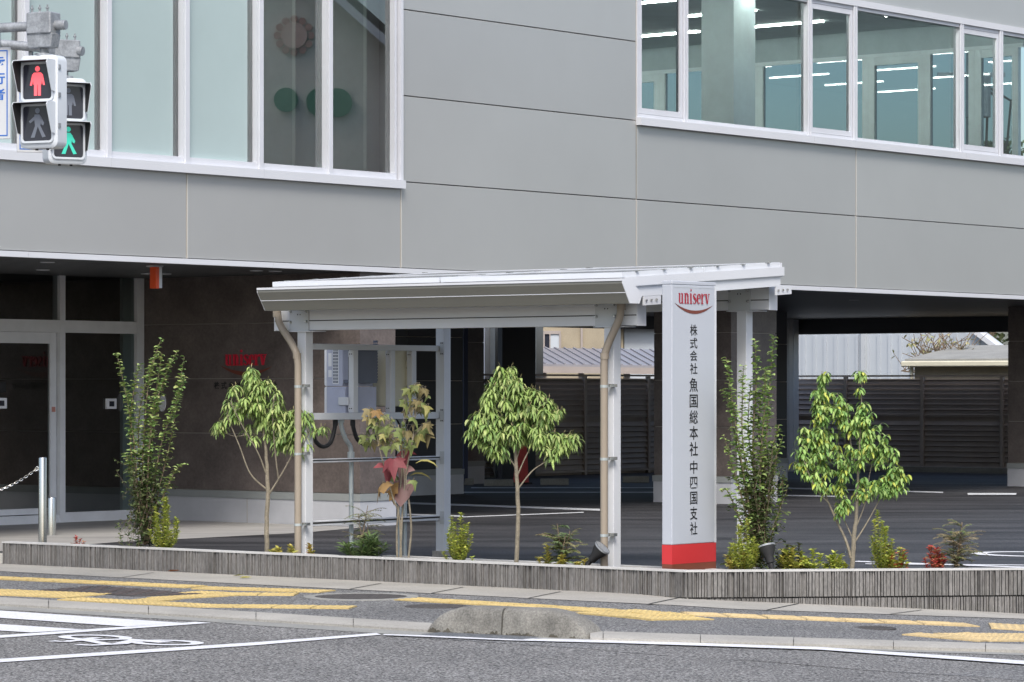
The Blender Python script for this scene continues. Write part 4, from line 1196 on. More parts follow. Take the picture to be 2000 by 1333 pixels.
pipe('cable_hose', 'black cable hose looping left from the inverter to the post', [(655, 818), (654, 835), (646, 864), (631, 873), (617, 863), (612, 845)], 0.019, 'rubber', 'hose', fit=((655, 832, 0.024, 0.05, 'rubber'),))
pipe('cable_hose', 'black cable hose curving down right from the inverter', [(689, 818), (690, 835), (699, 860), (718, 872)], 0.019, 'rubber', 'hose', fit=((689, 832, 0.024, 0.05, 'rubber'),))
pipe('conduit', 'zinc conduit pipe running from the inverter down to the ground', [(666, 818), (667, 835), (675, 858), (684, 872), (686, 890), (686, 940)], 0.021, 'galvlight', 'pipe', foot=True, fit=((666, 826, 0.03, 0.025, 'galvlight'), (685.5, 898, 0.032, 0.07, 'galvlight')))
pipe('cable_hose', 'dark grey cable hose below the distribution box', [(741, 800), (741, 820), (736, 840), (735, 862)], 0.018, 'rubber', 'hose')
pipe('conduit', 'zinc conduit pipe behind the big-leaved plant, left of its pair', [(766, 815), (772, 830), (780, 850), (781, 880), (781, 940)], 0.024, 'galvlight', 'pipe', foot=True, fit=((781, 870, 0.036, 0.05, 'galvlight'),))
pipe('conduit', 'zinc conduit pipe behind the big-leaved plant, right of its pair', [(775, 812), (786, 826), (789, 850), (790, 880), (790, 940)], 0.024, 'galvlight', 'pipe', foot=True, fit=((790, 868, 0.036, 0.05, 'galvlight'),))

# ================================================================ pylon sign
pc = pz(1312.5, 760, 26.42)
FPY = Frame((pc.x, pc.y), AX, NX)            # front face along the facade direction
pw = FPY.hit_d(1398.5, YH, 0)[0]; pdp = FPY.hit_a(1293, YH, 0)[0]
ztp = FPY.hit_d(1312.5, 548.5, 0)[1]
zred = FPY.hit_d(1312.5, 1065, 0)[1]; zbrn = FPY.hit_d(1312.5, 1103, 0)[1]
py = thing('pylon_sign', 'tall white pylon sign with red and brown foot and vertical black characters', 'sign', FPY.P(0, 0, 0.05))
MB().box(FPY, 0, pw, 0, pdp, zred + 0.0005, ztp - 0.03).build('body', M['white'], py, bevel=0.006, bseg=2)
MB().box(FPY, 0, pw, 0, pdp, zbrn + 0.0005, zred - 0.0005).build('red_band', M['red'], py)
MB().box(FPY, 0, pw, 0, pdp, 0.03, zbrn - 0.0005).build('brown_band', M['brown'], py)
MB().box(FPY, -0.001, pw + 0.001, -0.001, pdp + 0.001, ztp - 0.029, ztp).build('top_cap', M['white'], py, bevel=0.004)
MB().box(FPY, pw - 0.02, pw + 0.0015, -0.0025, 0.02, zred, ztp - 0.03).build('edge_trim', M['trim'], py)
MB().box(FPY, pw - 0.022, pw - 0.0202, -0.0016, 0.001, zred, ztp - 0.05).build('edge_gap', M['plate'], py)
MB().box(FPY, 0.03, pw - 0.023, -0.0016, 0.001, ztp - 0.052, ztp - 0.049).build('edge_gap', M['plate'], py)
PN = -NX
a0, z0 = FPY.hit_d(1325, 593, 0); a1, _ = FPY.hit_d(1385, 593, 0)
put_logo(FPY.P(a0, -0.0005, z0), AX, UP, PN, a1 - a0, M['logored'], 'company_name', py)
a0, z0 = FPY.hit_d(1317.5, 592, 0); a1, _ = FPY.hit_d(1391.5, 594, 0)
put_smile(FPY.P(a0, -0.0005, z0), AX, UP, PN, a1 - a0, 0.072, M['logobrown'], py, 0.05)
mb = MB()
rows = [('株', 634.4, 656), ('式', 660, 681), ('会', 685, 705.5), ('社', 709.6, 731), ('魚', 738.5, 766), ('国', 771, 796.5), ('総', 801.6, 828), ('本', 832.4, 859),
        ('社', 863.5, 891), ('中', 900, 926), ('四', 932, 954.5), ('国', 960.6, 985.4), ('支', 990, 1015.4), ('社', 1020, 1045)]
for ch, y0, y1 in rows:
    xw = 16.4 if 735 < y0 < 880 else 14.3
    a, zt = FPY.hit_d(1354.6, y0, 0); _, zb_ = FPY.hit_d(1354.6, y1, 0)
    wd = FPY.hit_d(1354.6 + xw / 2, YH, 0)[0] - FPY.hit_d(1354.6 - xw / 2, YH, 0)[0]
    if ch in '国四': wd *= 0.97
    put_glyph(mb, ch, FPY.P(a, -0.0005, (zt + zb_) / 2), AX, UP, PN, wd, zt - zb_, 0.008)
mb.build('characters', M['ink'], py)

# ================================================================ bollards and chain
def bollard(x0, x1, ytop, Z, zb_, label, cat='bollard'):
    c = pz((x0 + x1) / 2, ytop, Z); r = (x1 - x0) / 2 / FP * Z; h = c.z
    o = Vector((c.x, c.y, zb_)); th = thing('bollard', label, cat, o)
    MB()._lathe(o, UP, [(0, r), (h - zb_ - 0.012, r), (h - zb_ - 0.003, r * 0.93), (h - zb_, r * 0.75)], 24).build('tube', M['steel'], th, smooth=True)
    MB()._lathe(o, UP, [(0, r * 1.35), (0.006, r * 1.35)], 24).build('foot_ring', M['steel'], th)
    return th, o, r, h
b1_, ob, rb, hb = bollard(75, 91.5, 893.5, 31.6, 0.0, 'tall stainless steel bollard with a chain hook behind the wall end')
eye = Vector((ob.x - rb - 0.012, ob.y - 0.01, hb - 0.11))
MB().tube([eye + Vector((0.014 * math.cos(t), 0, 0.02 * math.sin(t))) for t in [k * math.pi / 6 for k in range(13)]], 0.005, 6).build('chain_eye', M['steel'], b1_)
bollard(92, 109.5, 971.5, 35.1, 0.0, 'short stainless steel bollard just right of the tall one')
b3, ob3, rb3, hb3 = bollard(-210, -194, 893.5, 31.6 , 0.0, 'stainless steel bollard beyond the left edge holding the far chain end')
ch = MB(); e2 = Vector((ob3.x + rb3 + 0.012, ob3.y, hb3 - 0.11)); N_ = 56
prev = None
for i in range(N_):
    f = (i + 0.5) / N_
    p = eye.lerp(e2, f); p.z -= 0.34 * 4 * f * (1 - f) * 0.75
    f2 = (i + 0.6) / N_; p2 = eye.lerp(e2, f2); p2.z -= 0.34 * 4 * f2 * (1 - f2) * 0.75
    t = (p2 - p).normalized(); s_ = Vector((0, 1, 0)) if i % 2 else t.cross(Vector((0, 1, 0)))
    L = (e2 - eye).length / N_ * 0.78
    ch.tube([p + t * L * math.cos(a) + s_ * 0.011 * math.sin(a) for a in [k * math.pi / 4 for k in range(9)]], 0.0045, 5, False)
tag(ch.build('chain', M['steel'], None, eye), 'thin white metal chain sagging left from the tall bollard', 'chain')

def zplant(x):            # distance of the planter wall under column x
    return (HC - PT) * FP / (lerp_px(WTOP, x) - YH)
# ================================================================ garden spotlights
def spotlight(xc, yc, xb, yb, Z, aim, label):
    c = pz(xc, yc, Z); b = pz(xb, yb, Z); b.z = 0.055; aim = Vector(aim).normalized()
    th = thing('spotlight', label, 'spotlight', b)
    hd = MB()._lathe(c, aim, [(-0.09, 0.026), (-0.085, 0.034), (-0.035, 0.04), (0.025, 0.066), (0.062, 0.072), (0.066, 0.068), (0.058, 0.064)], 20).build('head', M['rubber'], th, smooth=True)
    MB()._lathe(c, aim, [(0.05, 0.063), (0.0565, 0.063)], 20).build('lens', M['plate'], hd)
    MB()._lathe(c, aim, [(0.050, 0.0735), (0.064, 0.0735)], 20).build('rim', M['galv'], hd)
    MB().tube([c - aim * 0.08, c - aim * 0.14, b], [0.022, 0.022, 0.019], 10).build('stem', M['rubber'], th, smooth=True)
spotlight(1168, 1080, 1150, 1110, zplant(1160) + 0.24, (0.62, -0.30, 0.72), 'black garden spotlight tilted right beside the right shelter post')
spotlight(1500, 1080, 1513, 1112, zplant(1505) + 0.17, (-0.22, 0.25, 0.94), 'black garden spotlight aimed up beside the right tall shrub')

# ================================================================ pedestrian signals
def sig_man(F0, u, v, n, w_, h_, walk):
    """standing or walking figure as one flat outline"""
    mb = MB()
    def q(pts): mb.poly([F0 + u * (x * w_) + v * (y * h_) + n * 0.003 for x, y in pts])
    mb.poly([F0 + u * ((0.5 + 0.10 * math.cos(a)) * w_) + v * ((0.87 + 0.085 * math.sin(a)) * h_) + n * 0.003 for a in [k * math.pi / 6 for k in range(12)]])
    if not walk:
        q([(.36, .76), (.64, .76), (.72, .70), (.66, .40), (.34, .40), (.28, .70)])
        q([(.28, .70), (.335, .55), (.27, .38), (.19, .38)][::-1]); q([(.72, .70), (.81, .38), (.73, .38), (.665, .55)][::-1])
        q([(.36, .40), (.49, .40), (.48, .07), (.36, .07)][::-1]); q([(.51, .40), (.64, .40), (.64, .07), (.52, .07)][::-1])
    else:
        q([(.38, .76), (.58, .76), (.68, .66), (.62, .42), (.40, .42), (.36, .66)])
        q([(.36, .70), (.38, .60), (.20, .50), (.14, .56)][::-1]); q([(.62, .72), (.78, .50), (.74, .42), (.66, .46)][::-1])
        q([(.40, .42), (.52, .42), (.38, .07), (.22, .07)][::-1]); q([(.50, .42), (.62, .42), (.84, .09), (.70, .07)][::-1])
    return mb
def rrect(u0, u1, v0, v1, r, n=4):
    pts = []
    for cx, cy, a in ((u1 - r, v1 - r, 0), (u0 + r, v1 - r, 90), (u0 + r, v0 + r, 180), (u1 - r, v0 + r, 270)):
        pts += [(cx + r * math.cos(R(a + 90 * k / n)), cy + r * math.sin(R(a + 90 * k / n))) for k in range(n + 1)]
    return pts
def signal(ctr, yaw, W_, H_, D_, red_on, label, top_len):
    n = Vector((math.sin(yaw), -math.cos(yaw), 0)); u = Vector((math.cos(yaw), math.sin(yaw), 0)); v = UP
    th = thing('pedestrian_signal', label, 'traffic light', ctr + v * (H_ / 2), 'pedestrian signals')
    def P(x, y, d): return ctr + u * x + v * y + n * d
    body = MB(); rr = rrect(-W_ / 2, W_ / 2, -H_ / 2, H_ / 2, 0.05)
    rr2 = rrect(-W_ / 2 + .018, W_ / 2 - .018, -H_ / 2 + .018, H_ / 2 - .018, 0.04)
    k = len(rr)
    body.v = [P(x, y, -D_) for x, y in rr2] + [P(x, y, -D_ + 0.015) for x, y in rr] + [P(x, y, -0.012) for x, y in rr] + [P(x, y, 0) for x, y in rr2]
    for L in range(3):
        for i in range(k):
            j = (i + 1) % k; body.f.append((L * k + i, L * k + k + i, L * k + k + j, L * k + j)[::-1])
    body.f.append(tuple(range(k))[::-1]); body.f.append(tuple(3 * k + i for i in range(k)))
    bo = body.build('housing', M['sigbody'], th, smooth=True)
    for i, z in enumerate((-0.2, 0.03, 0.24)):
        MB().box(Frame(P(W_ / 2, 0, 0).xy, u, n), 0.0005, 0.008, -D_ * 0.3, -D_ * 0.12, ctr.z + z * H_ / 0.7, ctr.z + z * H_ / 0.7 + 0.035).build('latch', M['galv'], bo)
    lw, lh = W_ * 0.76, H_ * 0.375
    for cy, isred in ((H_ * 0.215, True), (-H_ * 0.235, False)):
        ln = MB(); rim = rrect(-lw / 2, lw / 2, cy - lh / 2, cy + lh / 2, 0.022)
        ln.poly([P(x, y, 0.004) for x, y in rim])
        lo = ln.build('lens', M['lens'], th)
        bz = MB(); r_in = rim; r_out = rrect(-lw / 2 - .016, lw / 2 + .016, cy - lh / 2 - .016, cy + lh / 2 + .016, 0.032); kk = len(rim)
        bz.v = [P(x, y, 0.001) for x, y in r_out] + [P(x, y, 0.014) for x, y in r_out] + [P(x, y, 0.014) for x, y in r_in] + [P(x, y, 0.003) for x, y in r_in]
        for L in range(3):
            for i in range(kk):
                j = (i + 1) % kk; bz.f.append((L * kk + i, L * kk + j, L * kk + kk + j, L * kk + kk + i))
        bz.build('bezel', M['sigbody'], lo)
        on = (isred and red_on) or (not isred and not red_on)
        mm = M['manred'] if (on and isred) else M['mangreen'] if on else M['mangrey']
        sig_man(P(-lw * 0.42, cy - lh * 0.47, 0.003), u, v, n, lw * 0.84, lh * 0.96, not isred).build('figure', mm, lo)
        # hood: side cheeks and top, deepest at the top
        hd = MB(); dp = 0.13; t = 0.006; x0, x1, yt, yb = -lw / 2 - .022, lw / 2 + .022, cy + lh / 2 + .022, cy - lh / 2 + .05
        def shell(side):
            s_ = side
            pts = [(0.0, yb), (dp * 0.35, yb + 0.01), (dp * 0.9, yt - 0.02), (dp * 0.8, yt), (0.0, yt)]
            return MB().prism([P(s_, y, d + 0.002) for d, y in pts], u * t)
        hs = shell(x0 - t); hd.add(hs.v, hs.f); hs = shell(x1); hd.add(hs.v, hs.f)
        hs = MB().prism([P(x0 - t, yt + 0.0005, 0.002), P(x0 - t, yt + 0.0005, dp * 0.8), P(x0 - t, yt + t, dp * 0.8), P(x0 - t, yt + t, 0.002)], u * (x1 - x0 + 2 * t)); hd.add(hs.v, hs.f)
        hd.build('hood', M['sigbody'], lo)
        hi = MB()
        for s_ in (x0 + 0.0006, x1 - 0.0016):
            hi.prism([P(s_, y, d + 0.003) for d, y in [(0.0, yb + 0.004), (dp * 0.35, yb + 0.012), (dp * 0.89, yt - 0.02), (dp * 0.79, yt - 0.003), (0.0, yt - 0.003)]], u * 0.001)
        hi.prism([P(x0, yt - 0.002, 0.003), P(x0, yt - 0.002, dp * 0.79), P(x0, yt - 0.0005, dp * 0.79), P(x0, yt - 0.0005, 0.003)], u * (x1 - x0))
        hi.build('hood_lining', M['hood'], lo)
    # hanger: neck, swivel and pipe clamp
    MB().lathe(P(0, H_ / 2, -D_ / 2), UP, [(0, 0.07), (0.018, 0.07)], 16).build('neck_flange', M['galv'], th)
    MB().lathe(P(0, H_ / 2 + 0.017, -D_ / 2), UP, [(0, 0.03), (0.05, 0.03)], 12).build('neck', M['galv'], th)
    Fh = Frame(P(0, 0, -D_ / 2).xy, u, n); zt = ctr.z + H_ / 2 + 0.06
    MB().prism([P(-0.10, H_ / 2 + 0.06, -D_ / 2 - 0.06), P(0.10, H_ / 2 + 0.06, -D_ / 2 - 0.06), P(0.12, H_ / 2 + 0.17, -D_ / 2 - 0.06), P(-0.12, H_ / 2 + 0.17, -D_ / 2 - 0.06)], n * 0.12).build('swivel', M['galv'], th, bevel=0.006)
    cl = MB().box(Fh, -0.11, 0.11, -0.075, 0.075, zt + 0.105, zt + top_len).build('pipe_clamp', M['galv'], th, bevel=0.008)
    for sx in (-0.07, 0.0, 0.07):
        MB().lathe(P(sx, H_ / 2 + 0.06 + top_len, -D_ / 2 + 0.05), UP, [(0, 0.008), (0.025, 0.008), (0.026, 0.014), (0.036, 0.014), (0.037, 0.006), (0.055, 0.006)], 8).build('bolt', M['galv'], cl)
    for sx in (-0.05, 0.05):
        MB().lathe(P(sx, -H_ / 2, -D_ * 0.4), -UP, [(0, 0.012), (0.012, 0.012)], 8).build('drain_plug', M['rubber'], th)
    return th
M['hood'] = mat('signal_hood', (0.012, 0.012, 0.014), 0.6)
s1 = pz(74, 199, 25.0); s2 = pz(133, 236.5, 26.6)
signal(s1, R(-26), 0.345, 0.71, 0.15, True, 'front pedestrian signal with the red standing figure lit', 0.27)
signal(s2, R(30), 0.335, 0.70, 0.15, False, 'rear pedestrian signal with the green walking figure lit', 0.25)
# pole (left of the picture) with its two arms
pole = Vector((-6.6, 26.0, 0)); pole.z = zs(pole.x)
pt = thing('signal_pole', 'galvanised signal pole left of the picture with two pipe arms reaching in', 'pole', pole)
MB().tube([pole, pole + UP * 6.0], [0.09, 0.075], 20).build('mast', M['galv'], pt, smooth=True)
def arm(x0, y0, z0, x1, y1, z1, r):
    a = pz(x1, y1, z1); b = pz(x0, y0, z0); d = (b - a).normalized()
    L = (pole.x - a.x) / d.x; e = a + d * L
    o = MB().tube([a, e], r, 16).build('arm', M['galv'], pt, smooth=True)
    MB().lathe(a, -d, [(0, r * 1.0), (0.004, r * 0.98)], 16).build('end_plate', M['galv'], o)
    return o
arm(0, 55, 25.2, 128, 49, 25.0, 0.037)
arm(6, 87, 26.9, 161, 100.5, 26.65, 0.038)
# hanging boards with characters, one under each arm
def board(x0, x1, y0, y1, Z, yaw, label, text):
    c = pz((x0 + x1) / 2, (y0 + y1) / 2, Z); n = Vector((math.sin(yaw), -math.cos(yaw), 0)); u = Vector((math.cos(yaw), math.sin(yaw), 0))
    W_ = (x1 - x0) / FP * Z / math.cos(yaw); H_ = (y1 - y0) / FP * Z
    th = thing('hanging_sign', label, 'sign', c + UP * H_ / 2)
    F_ = Frame(c.xy, u, n)
    MB().box(F_, -W_ / 2, W_ / 2, -0.012, 0.0, c.z - H_ / 2, c.z + H_ / 2).build('board', M['boardgrey'], th, bevel=0.003)
    bd = MB(); e, t = 0.022, 0.009
    for a, b, z0, z1 in ((-W_ / 2 + e, W_ / 2 - e, c.z + H_ / 2 - e - t, c.z + H_ / 2 - e), (-W_ / 2 + e, W_ / 2 - e, c.z - H_ / 2 + e, c.z - H_ / 2 + e + t),
                         (-W_ / 2 + e, -W_ / 2 + e + t, c.z - H_ / 2 + e + t, c.z + H_ / 2 - e - t), (W_ / 2 - e - t, W_ / 2 - e, c.z - H_ / 2 + e + t, c.z + H_ / 2 - e - t)):
        bd.box(F_, a, b, 0.0005, 0.002, z0, z1)
    bd.build('border', M['blue'], th)
    MB().tube([c + UP * H_ / 2, c + UP * (H_ / 2 + 0.12)], 0.02, 10).build('hanger', M['galv'], th)
    if text:
        mb = MB()
        for ch_, ya, yb in text:
            ctr = c + u * 0.0 + n * 0.0; ctr = Vector((ctr.x, ctr.y, HC + (YH - (ya + yb) / 2) / FP * Z))
            put_glyph(mb, ch_, ctr, u, UP, n, 0.115, (yb - ya) / FP * Z, 0.02)
        mb.build('characters', M['blue'], th)
board(-29, 21, 93, 272, 25.3, R(-10), 'white board with blue border and blue characters at the left edge', (('歩', 109, 133), ('行', 142, 165), ('者', 173, 196)))
board(34, 87, 118, 298, 26.85, R(16), 'white board with blue border mostly hidden behind the front signal', None)
# ================================================================ behind the building
# louvred boundary fence: rear run along the facade direction, side run at right angles
def fence_run(F, x0, x1, bays, label, top=1.80, z0=0.10):
    """F: first axis along the fence, second away from us"""
    th = thing('louvre_fence', label, 'fence', F.P(x0, 0, 0))
    L = (x1 - x0) / bays; zs_ = []
    z = z0
    while z < top - 0.05: zs_.append(z); z += 0.098
    sl = MB().prism([Vector((0, -0.012, 0.0)), Vector((0, 0.030, 0.075)), Vector((0, 0.036, 0.070)), Vector((0, -0.004, -0.006))], (L - 0.07, 0, 0))
    first = None
    axm = frame_matrix((0, 0, 0), F.ax, F.ay)
    for b in range(bays):
        for z in zs_:
            if abs(z - (z0 + 0.098 * 9)) < 0.02: continue            # the open line at mid height
            o = F.P(x0 + b * L + 0.035, 0, z) - BASE[th.name]
            if first is None:
                first = sl.build('slat', M['fence'], None); first.parent = th; BASE[first.name] = BASE[th.name]
                first.matrix_local = Matrix.Translation(o) @ axm
            else: inst(first, th, Matrix.Translation(o) @ axm)
    for b in range(bays + 1):
        MB().box(F, x0 + b * L - 0.032, x0 + b * L + 0.032, -0.03, 0.045, 0.0, top).build('fence_post', M['fence'], th)
    MB().box(F, x0, x1, -0.02, 0.05, top + 0.001, top + 0.035).build('top_rail', M['fence'], th)
    MB().box(F, x0, x1, -0.02, 0.05, z0 - 0.05, z0 - 0.012).build('bottom_rail', M['fence'], th)
    MB().box(F, x0, x1, 0.0, 0.02, z0 + 0.098 * 9 + 0.06, z0 + 0.098 * 9 + 0.085).build('mid_rail', M['fence'], th)
    MB().box(F, x0, x1, 0.20, 0.22, 0.0, top * 0.98).build('backing_sheet', M['fence'], th)
    return th
FR = Frame(FB.P(0, 11.75, 0).xy, AX, NX)
fence_run(FR, 15.6, 25.4, 5, 'dark louvred fence closing the back of the parking bays')
FSd = Frame(FB.P(25.5, 0, 0).xy, -NX, AX)
dA = [FB.hit_a(x, YH, 25.5)[0] for x in (1957, 1764)]
bayw = dA[1] - dA[0]
bay2 = (11.7 - dA[0]) / 3
fence_run(FSd, -11.7, -(dA[0] - bay2), 4, 'dark louvred fence along the right side behind the open ground floor')
# low kerb under the side fence, wheel stops
tag(MB().box(FB, 25.0, 25.3, 0, 11.6, 0.0, 0.10).build('fence_kerb', M['gutterconc'], None, FB.P(25, 5, 0)), 'low concrete kerb in front of the right louvred fence', 'kerb')
def wheel_stop(x0, x1, yb, label):
    a = gz(x0, yb); b = gz(x1, yb); t = (b - a); L = t.length; t.normalize(); n = Vector((-t.y, t.x, 0))
    F_ = Frame(a.xy, t, n)
    mb = MB().prism([F_.P(0, 0, 0), F_.P(0, 0.14, 0), F_.P(0, 0.12, 0.11), F_.P(0, 0.02, 0.11)], t * L)
    tag(mb.build('wheel_stop', M['gutterconc'], None, a, bevel=0.01), label, 'wheel stop', 'concrete wheel stops in the parking bays')
wheel_stop(903, 925, 948, 'short visible end of the leftmost concrete wheel stop by the brown pier')
wheel_stop(945, 1003, 950, 'concrete wheel stop in front of the grey steel posts')
wheel_stop(1055, 1111, 948, 'concrete wheel stop in front of the rear fence, right of the red stand')
wheel_stop(1216, 1268, 943, 'concrete wheel stop right of the right shelter post')
p = gz(1016, 946)
rd = thing('red_stand', 'red standing cabinet half hidden behind the middle tree', 'stand', p)
MB().prism([pz(x, y, p.y) for x, y in ((1001, 945), (1033, 945), (1029, 868), (1012, 866))], (0, 0.28, 0)).build('cabinet', M['red'], rd, bevel=0.02)
MB().box(WF, p.x - 0.18, p.x + 0.2, p.y - 0.03, p.y + 0.32, 0, 0.03).build('foot', M['rubber'], rd)

# carport with metal roof behind the rear fence
cp = thing('carport', 'neighbouring carport with grey ribbed metal roof behind the fence', 'carport', pz(1180, 930, 72))
Zc = 72.0
c0, c1, c2, c3 = pz(1010, 715, Zc), pz(1420, 721, Zc), pz(1420, 690, Zc + 5), pz(1010, 683, Zc + 5)
MB().prism([c0, c1, c2, c3], (0, 0, 0.05)).build('roof', M['roofmetal'], cp)
for k in range(1, 22):
    f = k / 22; a = c0.lerp(c1, f); b = c3.lerp(c2, f - 0.14) if f > 0.14 else c3
    t = (b - a).normalized(); s_ = Vector((0.02, 0, 0)); up = Vector((0, 0, 0.055))
    MB().prism([a - s_ + up, a + s_ + up, b + s_ + up, b - s_ + up], (0, 0, 0.022)).build('roof_rib', M['roofmetal'], cp)
MB().prism([c0 - Vector((0, 0, 0.14)), c1 - Vector((0, 0, 0.14)), c1, c0], (0, 0.08, 0)).build('fascia', M['fence'], cp)
for x in (1062, 1135, 1225, 1400):
    a = pz(x, 730, Zc + 0.3); a.z = 0
    MB().box(WF, a.x - 0.06, a.x + 0.06, a.y - 0.06, a.y + 0.06, 0, c0.z - 0.1).build('carport_post', M['fence'], cp)
# beige house
Zh = 82.0
def hx(x): return (x - 1000) / FP * Zh
def hz_(y): return HC + (YH - y) / FP * Zh
hs = thing('beige_house', 'beige stucco neighbour house with a brown framed window behind the carport', 'house', (hx(1100), Zh, 0))
MB().box(WF, hx(1030), hx(1196), Zh, Zh + 7, 0, 5.6).build('wall', M['beige'], hs)
MB().box(WF, hx(1134), hx(1138), Zh - 0.08, Zh - 0.002, 0, 5.5).build('downpipe', M['fence'], hs)
MB().box(WF, hx(690), hx(850), Zh + 1, Zh + 8, 0, 5.8).build('side_wing', M['beige'], hs)
rf = MB().prism([(hx(1015), Zh - 0.6, 5.6), (hx(1210), Zh - 0.6, 5.6), (hx(1210), Zh + 3.5, 7.4), (hx(1015), Zh + 3.5, 7.4)], (0, 0, 0.15)).build('roof', M['rooftile'], hs)
wz0, wz1 = hz_(684), hz_(653)
wn = MB()
for a, b, c, d in ((1060, 1095, wz0 - 0.06, wz0), (1060, 1095, wz1, wz1 + 0.08), (1060, 1064, wz0, wz1), (1092, 1096, wz0, wz1), (1073, 1075, wz0, wz1)):
    wn.box(WF, hx(a), hx(b), Zh - 0.07, Zh - 0.001, c, d)
wo_ = wn.build('window', M['fence'], hs)
MB().box(WF, hx(1064), hx(1073), Zh - 0.03, Zh - 0.001, wz0, wz1).build('pane', M['lens'], wo_)
MB().box(WF, hx(1075), hx(1092), Zh - 0.035, Zh - 0.001, wz0, wz1).build('pane', M['shed'], wo_)
# pale metal-clad store between house and shed
st = thing('pale_store', 'pale grey metal-clad building seen over the carport roof beside the sign', 'building', (hx(1255), Zh + 1, 0))
MB().box(WF, hx(1222), hx(1310), Zh + 1, Zh + 7, 0, hz_(641)).build('wall', M['shed'], st)
MB().box(WF, hx(1209), hx(1220), Zh + 0.9, Zh + 1.3, 0, hz_(641)).build('corner_post', M['beige'], st)
MB().box(WF, hx(1205), hx(1320), Zh + 0.6, Zh + 7.2, hz_(641) + 0.001, hz_(641) + 0.2).build('roof_edge', M['roofmetal'], st)
# white shed with upright siding to the right
a_s = 31.0
FSh = Frame(FB.P(a_s, 0, 0).xy, -NX, AX)
def shd(x, y):
    d, z = FB.hit_a(x, y, a_s); return -d, z
pts = [shd(1500, 760), shd(1962, 760), shd(1962, 693), shd(1905, 650), shd(1740, 525), shd(1500, 560)]
sd_ = thing('white_shed', 'large white shed with ribbed metal siding behind the right fence', 'shed', FSh.P(pts[0][0], 0, 0))
MB().prism([FSh.P(p, 0, 0 if i < 2 else z) for i, (p, z) in enumerate(pts)], AX * 0.5).build('wall', M['shed'], sd_)
x = pts[0][0] + 0.1; i = 0
while x < pts[1][0] - 0.05:
    zt = pts[2][1] if x > pts[3][0] else pts[3][1]
    if x > pts[3][0]: zt = pts[3][1] + (pts[2][1] - pts[3][1]) * (x - pts[3][0]) / (pts[2][0] - pts[3][0])
    MB().box(FSh, x, x + 0.07, -0.03, -0.001, 0.0, zt - 0.02).build('siding_rib', M['shed'], sd_); x += 0.27
xm = shd(1691, 700)[0]
MB().box(FSh, xm - 0.05, xm + 0.05, -0.12, -0.031, 0, 5).build('downpipe', M['plate'], sd_)
MB().prism([FSh.P(*(lambda h: (h[0], -0.15, h[1] + dz))(shd(x, y))) for x, y, dz in ((1905, 650, 0), (1966, 696, 0), (1966, 696, .12), (1905, 650, .12))], AX * 0.25).build('roof_edge', M['trim'], sd_)
# small outbuilding in front of it
a_o = 28.0
FO = Frame(FB.P(a_o, 0, 0).xy, -NX, AX)
def od(x, y):
    d, z = FB.hit_a(x, y, a_o); return -d, z
x0, ze = od(1762, 717); x1, _ = od(2050, 717)
ob_ = thing('outbuilding', 'low cream outbuilding with a wide gutter eave in front of the white shed', 'shed', FO.P(x0, 0, 0))
MB().box(FO, x0 + 0.1, x1, 0.3, 3, 0, ze + 0.02).build('wall', M['cream2'] if 'cream2' in M else M['beige'], ob_)
z2 = od(1762, 706)[1]
MB().box(FO, x0 - 0.04, x1, 0.0, 0.16, ze, z2).build('eave_gutter', M['cream'], ob_, bevel=0.02)
MB().prism([FO.P(x0, 0.1, z2 + 0.001), FO.P(x1, 0.1, z2 + 0.001), FO.P(x1, 2.2, z2 + 0.3), FO.P(x0, 2.2, z2 + 0.3)], (0, 0, 0.04)).build('roof', M['gutterconc'], ob_)
MB().tube([FO.P(x0 + 0.1, 0.2, ze), FO.P(x0 + 0.1, 0.2, 0)], 0.04, 8).build('downpipe', M['cream'], ob_)

# utility pole beyond the end wall, seen through the two layers of glass
up0 = Vector(((1897 - 1000) / FP * 78.0, 78.0, 0))
ut = thing('utility_pole', 'dark utility pole with transformer and cables seen through the far right window', 'pole', up0)
MB().tube([up0, up0 + UP * 10.5], [0.17, 0.12], 12).build('mast', M['skirt'], ut, smooth=True)
MB().lathe(up0 + Vector((0.1, -0.45, 8.0)), UP, [(0, 0.3), (0.95, 0.3)], 14).build('transformer', M['galv'], ut)
MB().box(WF, up0.x - 0.8, up0.x + 0.8, up0.y - 0.06, up0.y + 0.06, 9.0, 9.1).build('crossarm', M['galv'], ut)
MB().box(WF, up0.x - 0.5, up0.x + 0.4, up0.y - 0.06, up0.y + 0.06, 6.2, 6.28).build('crossarm', M['galv'], ut)
for k, (dx, dz) in enumerate(((0.9, 0.0), (0.6, 0.4), (0.35, 0.9))):
    MB().tube([up0 + Vector((0.1, -0.2, 8.9 + dz * 0.2)), up0 + Vector((dx, -0.3, 8.4)), up0 + Vector((dx * 0.9, -0.3, 7.4)), up0 + Vector((0.2, -0.2, 6.1 - dz))], 0.03, 6).build('cable', M['rubber'], ut)

